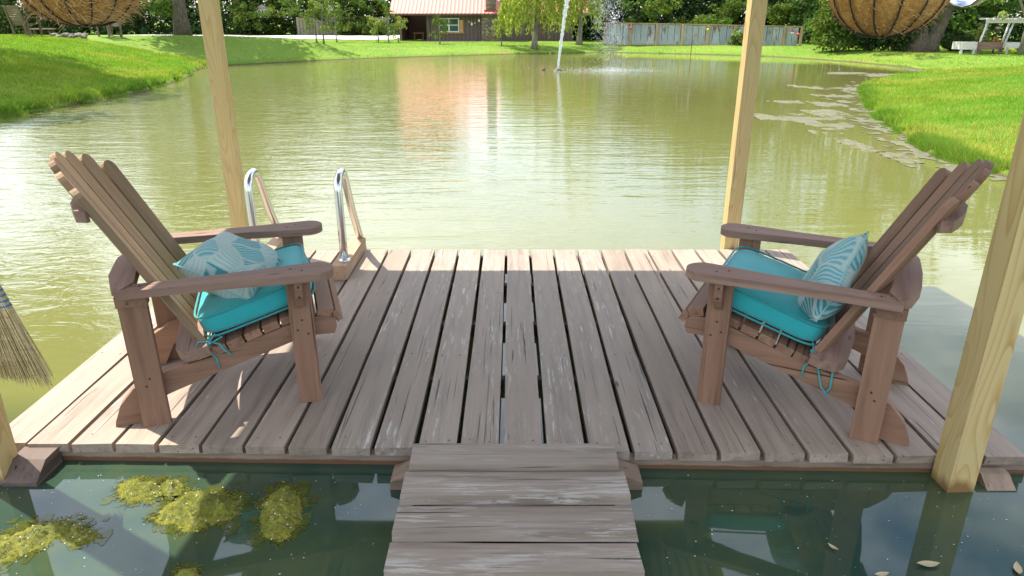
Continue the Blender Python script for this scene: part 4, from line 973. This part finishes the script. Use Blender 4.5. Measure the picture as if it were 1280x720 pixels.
# speckled scum hugging the right bank
xs = np.arange(4.4, 13.5, .025); ys = np.arange(7.0, 27, .03); X, Y = np.meshgrid(xs, ys); d = -sdist(X, Y); 
nzv = vnoise(X, Y*.7, .6, 31)*.4+vnoise(X, Y, .09, 32)*.45+vnoise(X*1, Y*.6, .2, 33)*.3
Z = .008*(nzv > (.50+.42*sstep(.0, 1.2, d)+10*(d > 1.7)+10*(d < -.05)))-.003; idn = np.arange(X.size).reshape(X.shape)
f = np.stack([idn[:-1,:-1], idn[:-1,1:], idn[1:,1:], idn[1:,:-1]], -1).reshape(-1, 4); f = f[Z.ravel()[f].min(1) > 0]; us, inv = np.unique(f.ravel(), return_inverse=True)
parts.append((np.stack([X.ravel(), Y.ravel(), Z.ravel()], 1)[us], inv.reshape(-1, 4), np.ones((len(f), 3))))
V, Fc, Tn = join(parts); tag(npmesh('pond_scum', V, Fc, M_scum, tint=Tn, smooth=True), 'tan dried scum floating along the right bank', 'scum', kind='stuff')
rgs = np.random.default_rng(12); n_ = 420; X = rgs.uniform(-1.9, 2.3, n_); Y = rgs.uniform(1.4, 2.1, n_); sz = .0012+.0022*rgs.random(n_)**2; a = rgs.random(n_)*6.28
V = np.stack([np.stack([X+np.cos(a+q)*sz, Y+np.sin(a+q)*sz*.7, np.full(n_, .002)], 1) for q in (0, 1.57, 3.14, 4.71)], 1).reshape(-1, 3)
tag(npmesh('water_specks', V, np.arange(n_*4).reshape(n_, 4), M_bubble), 'pale specks of dust and pollen drifting on the shaded water in front of the deck', 'pollen', kind='stuff')
# floating leaves
M_dead = simple('dead_leaf', (.42,.34,.2), .6, var=.3)
for i, (px, py, s, lb) in enumerate([(1160,706,.035,'curled tan leaf floating beside the post reflection'),(1272,712,.03,'tan leaf floating at the bottom right corner'),(1041,685,.018,'small brown leaf floating below the right chair'),(1102,719,.024,'pale leaf on the water at the bottom edge')]):
    p = at(px, py, z=.004); a = i*1.1; vs = []; 
    for j in range(9):
        u = -1+j/4; w_ = .38*(1-abs(u)**1.8)*s
        for q in (-1, 0, 1): vs.append((p.x+math.cos(a)*u*s-math.sin(a)*w_*q, p.y+math.sin(a)*u*s+math.cos(a)*w_*q, .004+.004*abs(q)+.004*u*u))
    fs = [(j*3+q, (j+1)*3+q, (j+1)*3+q+1, j*3+q+1) for j in range(8) for q in range(2)]
    o = MB().add(vs, fs, True).build('floating_leaf', M_dead); tag(o, lb, 'leaf', 'dead leaves floating on the pond')

# ------------------------------------------------------------------ fountain
m, nt_, b_ = newmat('spray_water'); b_.inputs['Base Color'].default_value = (.9,.93,.95,1); b_.inputs['Roughness'].default_value = .25; b_.inputs['Transmission Weight'].default_value = .25; b_.inputs['IOR'].default_value = 1.33
M_spray = m
fb = at(697, 88, z=0); ft = thing('fountain', 'pond fountain throwing a tall white jet that falls back to the right', 'fountain', (fb.x, fb.y, 0))
MB().lathe([(0,.12),(.03,.12),(.035,.04),(.16,.03),(.2,0),(.2,-.1)], 16).build('nozzle', M_wire, ft)
MB().lathe([(0,.06),(.05,.05),(.06,0),(.05,-.05)], 12, T(-.45,.05,0)).build('float', M_wire, ft)
def drops(P, size, rng):
    n = len(P); base = np.array([(1,1,1),(-1,-1,1),(-1,1,-1),(1,-1,-1)], float)*.6
    V = P[:, None, :]+base[None]*size[:, None, None]*np.array([1, 1, 1.5]); V = V.reshape(-1, 3)
    F3 = np.array([(0,1,2),(0,3,1),(0,2,3),(1,3,2)]); Fc = (np.arange(n)[:, None, None]*4+F3[None]).reshape(-1, 3); return V, Fc
rng = np.random.default_rng(77)
HJ, XJ = 4.4, .885
def jet(s): x = 2*XJ*s; return np.stack([x, 0*s, HJ*(1-((x-XJ)/XJ)**2)], -1)
s = rng.random(7000)**1.2*.5; P = jet(s); sp_ = (.010+.11*s)[:, None]; P = P+rng.normal(size=P.shape)*sp_; P[:, 2] = np.maximum(P[:, 2], .03)
V, Fc = drops(P, .011+.012*rng.random(len(P)), rng); npmesh('water_jet', V, Fc, M_spray, ft, kind='stuff')
s = .5+rng.random(7500)*.5; P = jet(s); P = P+rng.normal(size=P.shape)*np.array([.30, .30, .2])*(.5+s[:, None]*.5); P[:, 2] = np.maximum(P[:, 2], .03)
V, Fc = drops(P, .004+.007*rng.random(len(P)), rng); npmesh('falling_spray', V, Fc, M_spray, ft, kind='stuff')
# splash drops where it lands
a = rng.random(2600)*6.28; r = np.abs(rng.normal(size=2600))*.95; P = np.stack([1.8+r*np.cos(a)*1.3, r*np.sin(a)-.2, rng.random(2600)**3*.12+.005], 1); V, Fc = drops(P, .003+.005*rng.random(len(P)), rng); npmesh('splash', V, Fc, M_spray, ft, kind='stuff')

# ------------------------------------------------------------------ house
HY = 44.5
def hx(px): return at(px, 40, Y=HY).x
X0, X1 = hx(500), hx(716); ZG = .33; ZEAV = 1.93
M_gchair = wood('garden_chair_wood', (.13,.095,.055), (.18,.135,.08), (.07,.05,.03), ovar=.15)
M_siding = wood('brown_siding', (.115,.075,.065), (.16,.11,.095), (.06,.04,.035), knots=False)
M_roofr = simple('red_roof_metal', (.60,.175,.135), .5, .0, var=.06, scale=2, bstr=0)
M_stone, nt_, b_ = newmat('field_stone'); c_ = noise(nt_, coords(nt_, (1, 1, 2.2)), 5, 2, .5)
L(nt_, ramp(nt_, c_, [(.36, (.08,.06,.05)), (.47, (.26,.19,.13)), (.55, (.17,.13,.10)), (.66, (.42,.36,.28))]), b_.inputs['Base Color']); b_.inputs['Roughness'].default_value = .85
M_mortar = simple('mortar', (.13,.11,.09), .9)
M_batten = wood('batten', (.19,.13,.11), (.24,.17,.145), (.1,.07,.06), knots=False)
M_trim = simple('window_trim', (.7,.68,.62), .5, var=.08); M_pane = simple('window_pane', (.04,.07,.07), .06, var=.2, bstr=0); M_orange = wood('cedar', (.45,.22,.08), (.55,.3,.12), (.28,.12,.04), knots=False)
M_dark = simple('porch_dark', (.03,.025,.025), .9); M_white = simple('white_paint', (.75,.74,.7), .6, var=.06); M_conc = simple('concrete', (.48,.46,.43), .9)
h = thing('house', 'brown board-clad house with red metal roof and stone chimney across the pond', 'house', (0, HY, 0))
PX0, PX1 = hx(503), hx(537)
MB().box(PX1, X1, 0, 7, ZG-.2, ZEAV+.02).build('wall', M_siding, h)
MB().box(X0, PX1, 3, 7, ZG-.2, ZEAV).box(X0, X0+.12, 0, 3, ZG-.2, ZEAV).build('porch_wall', M_siding, h)
bt_ = MB()
for x in np.arange(PX1+.1, X1, .24): bt_.box(x, x+.04, -.02, 0, ZG, ZEAV)
bt_.build('battens', M_batten, h, kind='stuff')
MB().box(X0-.1, X1+.1, -.7, 0, ZG-.2, ZG+.04).build('porch_slab', M_conc, h)
MB().box(PX1-.16, PX1+.02, -.12, -.02, ZG+.04, ZEAV).build('porch_post', M_siding, h)
MB().box(X0-.02, X0+.12, -.12, -.001, ZG+.04, ZEAV).build('porch_post', M_siding, h)
# porch furniture seen in the shade
MB().box(hx(513), hx(527), 1.2, 1.7, ZG+.45, ZG+.5).box(hx(514), hx(515), 1.25, 1.35, ZG, ZG+.45).box(hx(525), hx(526), 1.25, 1.35, ZG, ZG+.45).build('porch_table', M_orange, h)
# roof: ribbed sheet, front slope and back slope
ridge = ZEAV+2.3; RX0, RX1 = hx(489), X1+.9
for sgn, nm in ((1, 'roof'), (-1, 'roof')):
    vs = []; fs = []; n = int((RX1-RX0)/.045); prof = [0, 0, 0, .016, .016]
    ya, yb = (-.45, 3.6) if sgn == 1 else (7.6, 3.6)
    for i in range(n+1):
        x = RX0+(RX1-RX0)*i/n; dz = prof[i % 5]; xo = (.45 if sgn == 1 else .45)
        vs += [(x, ya, ZEAV+dz-.02), (x+.0, yb, ridge+dz)]
        if i: a = 2*(i-1); fs.append((a, a+2, a+3, a+1))
    MB().add(vs, fs).build(nm, M_roofr, h)
MB().box(RX0, RX1, -.44, -.40, ZEAV-.12, ZEAV-.03).build('fascia', M_siding, h)
# stone wall and chimney
CX0, CX1 = hx(602), hx(626)
MB().box(CX0, CX1, -.18, .02, ZG-.1, ZEAV-.02).build('stone_backing', M_mortar, h)
st = MB(); rn = random.Random(8); z = ZG
while z < ZEAV-.14:
    hh = rn.uniform(.07, .12); x = CX0
    while x < CX1-.08:
        w_ = min(rn.uniform(.12, .3), CX1-x); dd = rn.uniform(.02, .06); st.box(x+.008, x+w_-.008, -.18-dd, -.17, z+.006, z+hh-.006); x += w_
    z += hh
st.build('field_stones', M_stone, h, kind='stuff')
KX0, KX1 = hx(608), hx(620)
ch = MB().box(KX0, KX1, -.12, .9, ZEAV+.16, ridge+.8).build('chimney', M_mortar, h)
st = MB(); z = ZEAV+.2
while z < ridge+.7:
    hh = rn.uniform(.07, .12); x = KX0
    while x < KX1-.05:
        w_ = min(rn.uniform(.12, .26), KX1-x); st.box(x+.008, x+w_-.008, -.12-rn.uniform(.02, .05), -.11, z+.006, z+hh-.006); x += w_
    z += hh
st.build('chimney_stones', M_stone, ch, kind='stuff')
MB().box(KX0-.12, KX1+.3, -.3, -.13, ZEAV+.12, ZEAV+.17).build('flashing', simple('flashing_red', (.4,.05,.06), .5), h, M=T(0, 0, 0))
# window with two sashes and a cedar shutter
WX0, WX1, WZ0, WZ1 = hx(549), hx(574), ZG+.55, ZG+1.33
wf = MB().box(WX0, WX1, -.05, -.021, WZ0, WZ0+.05).box(WX0, WX1, -.05, -.021, WZ1-.05, WZ1).box(WX0, WX0+.05, -.05, -.021, WZ0+.051, WZ1-.051).box(WX1-.05, WX1, -.05, -.021, WZ0+.051, WZ1-.051)
xm_ = (WX0+WX1)/2; zm_ = (WZ0+WZ1)/2; wf.box(xm_-.035, xm_+.035, -.052, -.021, WZ0+.051, WZ1-.051).box(WX0+.051, xm_-.036, -.048, -.021, zm_-.02, zm_+.02).box(xm_+.036, WX1-.051, -.048, -.021, zm_-.02, zm_+.02)
wo = wf.build('window', M_trim, h)
for xa, xb in ((WX0+.05, xm_-.035), (xm_+.035, WX1-.05)):
    for za, zb in ((WZ0+.05, zm_-.02), (zm_+.02, WZ1-.05)): MB().box(xa, xb, -.035, -.022, za, zb).build('pane', M_pane, wo)
MB().box(WX0-.08, WX1+.3, -.07, -.021, WZ0-.08, WZ0-.005).build('window_sill', M_orange, h)
MB().box(WX1+.03, WX1+.25, -.05, -.021, WZ0, WZ1-.1).build('shutter', M_orange, h)
# wall ornaments: four hanging lanterns and the star
for px, zz, mt in ((586.5, 1.08, M_stone), (590, .93, M_white), (594, 1.0, M_stone), (599, 1.12, M_white)):
    x = hx(px); MB().box(x-.05, x+.05, -.12, -.03, ZG+zz, ZG+zz+.14).tube([(x, -.07, ZG+zz+.14), (x, -.03, ZG+zz+.24)], .012, 5).build('wall_lantern', mt, h)
sx = hx(614); sp5 = []
for k in range(10): a = math.pi/2+k*math.pi/5; r = .24 if k % 2 == 0 else .1; sp5.append((sx+r*math.cos(a), ZG+1.02+r*math.sin(a)))
MB().prism(sp5, -.27, -.245, 'xz').build('star_ornament', simple('star_metal', (.08,.09,.08), .6), h)

# wooden yard fence behind the saplings
wf = thing('board_fence', 'weathered grey board fence half hidden by shrubs left of the house', 'fence')
for i, px in enumerate(np.arange(372, 486, 4)):
    p0 = at(px, 43, Y=57.0); p1 = at(px+3.4, 43, Y=57.0)
    zt = at(px, 21.5+.6*math.sin(i*2.1), Y=57).z
    MB().box(p0.x, p1.x, 0, .03, gz(p0.x, 57)-.05, zt).build('board', M_grey, wf, T(0, 57+.01*(i % 2), 0))
MB().box(at(372,30,Y=57).x, at(486,30,Y=57).x, .045, .09, 1.0, 1.1).build('rail', M_grey, wf, T(0, 57, 0))
# white cottage seen through a gap in the wood
wc = thing('white_cottage', 'small white building glimpsed through the trees above the road', 'house', (0, 57.4, 0))
a_, b__ = at(322, 22, Y=57.4), at(334, 11, Y=57.4)
MB().box(a_.x, b__.x, 0, .5, a_.z, b__.z).build('wall', M_white, wc)
for k in range(3): x = a_.x+.12+k*.24; MB().box(x, x+.12, -.02, -.001, a_.z+.2, b__.z-.12).build('window', M_pane, wc)
MB().prism([(a_.x-.1, b__.z), (b__.x+.1, b__.z), ((a_.x+b__.x)/2, b__.z+.3)], -.1, .6, 'xz').build('roof', M_grey, wc)

# ------------------------------------------------------------------ metal sheet fence
def galv():
    m, nt, b = newmat('galvanised_sheet'); v = coords(nt, (1, 1, 1)); n = noise(nt, v, 1.6, 4, .6); rs = noise(nt, coords(nt, (2.2, 2.2, .9)), 1.4, 5, .65)
    c = ramp(nt, n, [(.3, (.36,.40,.43)), (.7, (.52,.56,.58))]); c = mixc(nt, ramp(nt, rs, [(.565, 0.0), (.63, .9)]), c, (.22,.11,.06)); oi = N(nt, 'ShaderNodeObjectInfo'); c = mixc(nt, ramp(nt, oi.outputs['Random'], [(0, 0.0), (1, .55)]), c, (.25,.29,.32))
    L(nt, c, b.inputs['Base Color']); b.inputs['Roughness'].default_value = .55; b.inputs['Metallic'].default_value = .25; return m
M_galv = galv()
ff = thing('sheet_metal_fence', 'long fence of upright weathered corrugated metal sheets on wooden posts', 'fence')
PA, PB = at(756, 58, Y=39.0), at(1001, 62, Y=36.2); ZA, ZB = at(756, 28.5, Y=39.0).z, at(1001, 33.5, Y=36.2).z
def fpos(px):
    t = (px-756)/(1001-756)
    # intersection of the pixel's ray with the fence line
    d = ray(px, 45); a = Vector((PA.x, PA.y)); e = Vector((PB.x-PA.x, PB.y-PA.y)); det = d.x*-e.y+d.y*e.x
    u = (d.x*a.y-d.y*a.x)/det if abs(det) > 1e-9 else t
    q = a+e*u; return q, ZA+(ZB-ZA)*u, u
fdir = Vector((PB.x-PA.x, PB.y-PA.y, 0)).normalized(); FM = lambda q: fr(fdir, z=(0, 0, 1), o=(q.x, q.y, 0))
rn = random.Random(4); edges = [756]
while edges[-1] < 995: edges.append(min(1001, edges[-1]+rn.uniform(7.0, 9.2)))
for i in range(len(edges)-1):
    qa, za, _ = fpos(edges[i]); qb, zb, _ = fpos(edges[i+1]); Wd = (qb-qa).length; g0 = gz(qa.x, qa.y)-.03; tz = za-.04+rn.uniform(-.015, .01)
    vs = []; fs = []; n = 16
    for k in range(n+1):
        x = Wd*k/n-.0; y = .012*math.sin(k*math.pi/2)+.006*(i % 2); vs += [(x*.94, y, g0), (x*.94, y, tz)]
        if k: a = 2*(k-1); fs.append((a, a+2, a+3, a+1))
    MB().add(vs, fs).build('metal_sheet', M_galv, ff, FM(qa))
for px in (756, 788, 820, 852, 884, 918, 950, 979, 1000.5):
    q, zt, _ = fpos(px); g0 = gz(q.x, q.y)-.1; MB().box(0, zt-g0+.02, -.05, .05, -.05, .05).build('post', M_fencepost, ff, T(q.x, q.y-.08, g0) @ fr((0, 0, 1), z=(0, -1, 0)))
qa, za, _ = fpos(756); qb, zb, _ = fpos(1001)
dv = Vector((qb.x-qa.x, qb.y-qa.y, zb-za)); MB().box(0, dv.length, -.05, .05, -.02, .03).build('top_rail', M_fencepost, ff, fr(dv, z=(0, 0, 1), o=(qa.x, qa.y-.07, za)))
dv2 = Vector((qb.x-qa.x, qb.y-qa.y, 0)); MB().box(0, dv.length, -.02, .02, -.03, .03).build('bottom_rail', M_fencepost, ff, fr(dv2, z=(0, 0, 1), o=(qa.x, qa.y-.03, .36)))
# ornaments on its posts
def orn(px, py, s, col, lb, nm):
    q, _, _ = fpos(px); p = at(px, py, Y=q.y-.2); t = thing(nm, lb, 'ornament', (p.x, p.y+.03, p.z)); m_ = simple(nm+'_'+str(px), col, .4, var=.15, bstr=0)
    MB().lathe([(0,-s),(s*.7,-s*.7),(s,0),(s*.7,s*.7),(0,s)], 10).build('body', m_, t); MB().box(-s*.25, s*.25, 0, .04, s*.8, s*1.6).build('hook', M_wire, t)
orn(788.5, 35, .07, (.6,.04,.05), 'red bird feeder hanging on the second fence post', 'red_feeder')
orn(885, 37, .065, (.75,.55,.03), 'yellow feeder hanging on the fifth fence post', 'yellow_feeder')
orn(998, 43, .08, (.6,.05,.08), 'red flower cluster at the right end of the metal fence', 'red_flowers')
p = at(990.5, 40, Y=36.2); t = thing('small_sign', 'small red and white sign on the right end of the metal fence', 'sign', (p.x, 36.2, p.z)); MB().box(-.08,.08,-.02,0,-.07,.0).build('sign_lower', M_white, t); MB().box(-.08,.08,-.02,0,.0005,.07).build('sign_upper', simple('sign_red', (.6,.04,.06), .5, bstr=0), t)
# weather vane stake on the far bank
p = at(863.5, 68, z=.08); t = thing('weather_vane', 'thin stake with an arrow-shaped vane on the shore in front of the metal fence', 'weather vane', (p.x, p.y, .02))
zv = at(863.5, 45, Y=p.y).z; MB().tube([(0,0,0),(0,0,zv)], .014, 6).build('stake', M_wire, t)
MB().box(-.38, .3, -.01, .01, zv-.02, zv+.01).prism([(-.42,zv),(-.2,zv+.06),(-.2,zv-.06)], -.012, .012, 'xz').prism([(.05,zv-.08),(.2,zv-.08),(.2,zv+.09),(.05,zv+.09)], -.014, .014, 'xz').prism([(.3,zv-.08),(.4,zv-.06),(.34,zv),(.4,zv+.06),(.3,zv+.08)], -.012, .012, 'xz').build('arrow', M_grey, t)

# ------------------------------------------------------------------ pergola + planter boxes at the right
YP = at(1240, 66, z=.36).y
def xP(px, py=50, Y=None): return at(px, py, Y=Y or YP).x
def zP(py, Y=None): return at(1240, py, Y=Y or YP).z
t = thing('pergola', 'white pergola with notched top beam at the right edge of the lawn', 'pergola', (0, 0, 0))
zt = zP(24.5)
MB().box(xP(1228), xP(1290), -.04, .04, zt-.12, zt).build('beam', M_white_wood, t, T(0, YP, 0), bevel=.003)
for i, px in enumerate(np.arange(1229, 1290, 4.5)): x = xP(px); MB().box(-.2, .5, -.025, .025, 0, .06).build('rafter', M_white_wood, t, T(x, YP, zt+.001) @ R(rad(90), 'Z'))
zg_ = gz(xP(1240), YP)
for (pa, pb_, yo) in ((1229.5, 1222.5, 0), (1241, 1236, .5), (1262, 1254, 0), (1270, 1264, .6), (1284, 1280, 0)):
    a = Vector((xP(pa), YP+yo, zt-.1)); b2 = Vector((xP(pb_), YP+yo, zg_-.05)); MB().tube([b2, a], .035, 6).build('leg', M_white_wood, t)
lt = MB()
for k in range(9):
    f_ = k/9; a = Vector((xP(1229.5), YP, zt-.1)).lerp(Vector((xP(1222.5), YP, zg_)), f_); lt.tube([a, a+Vector((.38, .3, 0))], .012, 4)
    a = Vector((xP(1262), YP, zt-.1)).lerp(Vector((xP(1254), YP, zg_)), f_); lt.tube([a, a+Vector((.3, .4, 0))], .012, 4)
lt.build('lattice', M_white_wood, t)
rng = np.random.default_rng(5); C = np.stack([rng.uniform(xP(1226), xP(1240), 16), rng.uniform(YP+.1, YP+.5, 16), rng.uniform(zg_+.3, zt, 16)], 1); V, Fc, Tn = leaves(C, np.full(16, .12), 30, .04, rng=rng)
tag(npmesh('climbing_vine', V, Fc, M_leafpale, tint=Tn), 'pale climbing vine growing up the left side of the pergola', 'vine')
def planter(label, xa, xb, mt, Yp, tp=52.5, bt_=62, legs=True):
    t = thing('planter_box', label, 'planter', (0, Yp, 0), 0, 'raised planter boxes by the pergola'); a, b2 = xP(xa, Y=Yp), xP(xb, Y=Yp); z1, z0 = zP(tp, Yp), zP(bt_, Yp); g_ = gz((a+b2)/2, Yp)
    MB().box(a, b2, 0, .03, z0, z1).build('front_board', mt, t, bevel=.004); MB().box(a, b2, .6, .63, z0, z1).build('back_board', mt, t)
    MB().box(a, a+.03, .031, .599, z0, z1).build('side_board', mt, t); MB().box(b2-.03, b2, .031, .599, z0, z1).build('side_board', mt, t)
    MB().box(a+.031, b2-.031, .031, .599, z0+.02, z1-.06).build('soil', M_bark, t)
    for x in (a+.02, b2-.09): MB().box(x, x+.07, .04, .11, g_-.05, z0).build('leg', mt, t)
planter('white raised planter box left of the pergola', 1204, 1223, M_white_wood, YP-.35)
planter('brown raised planter box standing under the pergola', 1225, 1258, M_armtop, YP-.1)
planter('white raised planter box right of the pergola centre', 1262, 1276, M_white_wood, YP-.4, 53, 60)
shrub('yellow-green plant growing at the foot of the right white planter box', 1270, 67, .55, .3, M_leafwillow, 95, 14, 40, .04, z=.36)
p = at(1252, 52, Y=YP+.2); t = thing('bird_feeder', 'little roofed bird feeder standing among the planters', 'bird feeder', (xP(1252), YP+.35, 0))
zf = zP(36); MB().tube([(0,0,.3),(0,0,zf)], .03, 6).build('pole', M_bark, t); MB().lathe([(.14,zf),(.05,zf+.08),(0,zf+.09)], 10).build('roof', M_fencepost, t); MB().lathe([(.06,zf-.14),(.06,zf)], 8).build('body', M_bark, t)
rng = np.random.default_rng(6); C = np.stack([rng.uniform(xP(1242), xP(1256), 12), np.full(12, YP+.2), rng.uniform(zP(54), zP(48), 12)], 1); V, Fc, Tn = leaves(C, np.full(12, .05), 14, .03, rng=rng)
m_, nt_, bb = newmat('orange_petals'); bb.inputs['Base Color'].default_value = (.6,.26,.05,1); tag(npmesh('orange_flowers', V, Fc, m_, tint=Tn), 'orange flowers blooming in the brown planter box', 'flowers')

# ------------------------------------------------------------------ garden chairs, bench and fire ring on the left bank
def bank(px, py, Yg):
    p = at(px, py, Y=Yg); return p
g1 = solve_ground(28, 46)
def garden_chair(label, p, rz, s):
    t = thing('garden_chair', label, 'chair', p, rz, 'wooden garden chairs on the left bank'); t.scale = (s, s, s)
    for sx in (-.33, .33):
        MB().box(0, .62, -.04, .04, -.02, .02).build('leg', M_gchair, t, T(sx, -.0, 0) @ fr((0, 0, 1), z=(0, -1, 0)))
        MB().box(0, .62, -.04, .04, -.02, .02).build('leg', M_gchair, t, T(sx, .5, 0) @ fr((0, 0, 1), z=(0, -1, 0)))
        MB().box(-.12, .62, -.05, .05, 0, .03).build('arm', M_gchair, t, T(sx, 0, .621) @ R(rad(90), 'Z'))
        MB().box(0, 1.02, -.03, .03, -.02, .02).build('back_post', M_gchair, t, T(sx*.86, .02, .0) @ R(rad(12), 'X') @ fr((0, 0, 1), z=(0, -1, 0)))
    for k in range(9): MB().box(-.29, .29, -.030, .030, -.008, .008).build('back_slat', M_gchair, t, T(0, -.035-.019*k+.005, .42+k*.068) @ R(rad(12), 'X') @ fr((1, 0, 0), z=(0, -1, 0)))
    for k in range(6): MB().box(-.31, .31, -.035, .035, 0, .02).build('seat_slat', M_gchair, t, T(0, .05+.085*k, .36+.01*k))
    return t
sc = 36*g1.y*.955/875/1.02
garden_chair('slatted wooden garden chair seen from behind on the left bank', g1, rad(-14), sc)
g2 = solve_ground(146, 46.5); garden_chair('wooden garden chair facing the pond behind the left hanging basket', g2, rad(150), sc)
g3 = solve_ground(55, 46); t = thing('wood_bench', 'low pinkish wooden bench beside the fire ring on the left bank', 'bench', g3, rad(8))
for k in range(3): MB().box(-.36, .36, -.06, .06, 0, .035).build('seat_board', M_block, t, T(0, (k-1)*.13, .24))
for sx in (-.28, .3):
    for sy in (-.12, .14): MB().tube([(sx, sy, -.03), (sx-.06, sy, .24)], .035, 6).build('leg', M_bark, t)
g4 = solve_ground(87, 47.5); t = thing('fire_ring', 'low ring of grey stones for a campfire on the left bank', 'fire pit', g4)
rn = random.Random(2)
stm = []
for k in range(14):
    a = 2*math.pi*k/14; bm = bmesh.new(); bmesh.ops.create_icosphere(bm, subdivisions=2, radius=.11)
    for v in bm.verts: v.co *= 1+.35*mnoise.noise(v.co*9+Vector((k, 0, 0)))
    for v in bm.verts: v.co.z *= .65
    me = bpy.data.meshes.new('stone'); bm.to_mesh(me); bm.free(); me.materials.append(M_barkgrey); o = bpy.data.objects.new('stone', me); COL.objects.link(o); o.parent = t; o.location = (.48*math.cos(a), .48*math.sin(a), .05+.05*(k % 2)); o.rotation_euler = (0, 0, a)
for k in range(4): MB().tube([(-.3+.1*k, -.2, .08), (.25-.08*k, .25, .12)], .04, 6).build('log', M_bark, t)
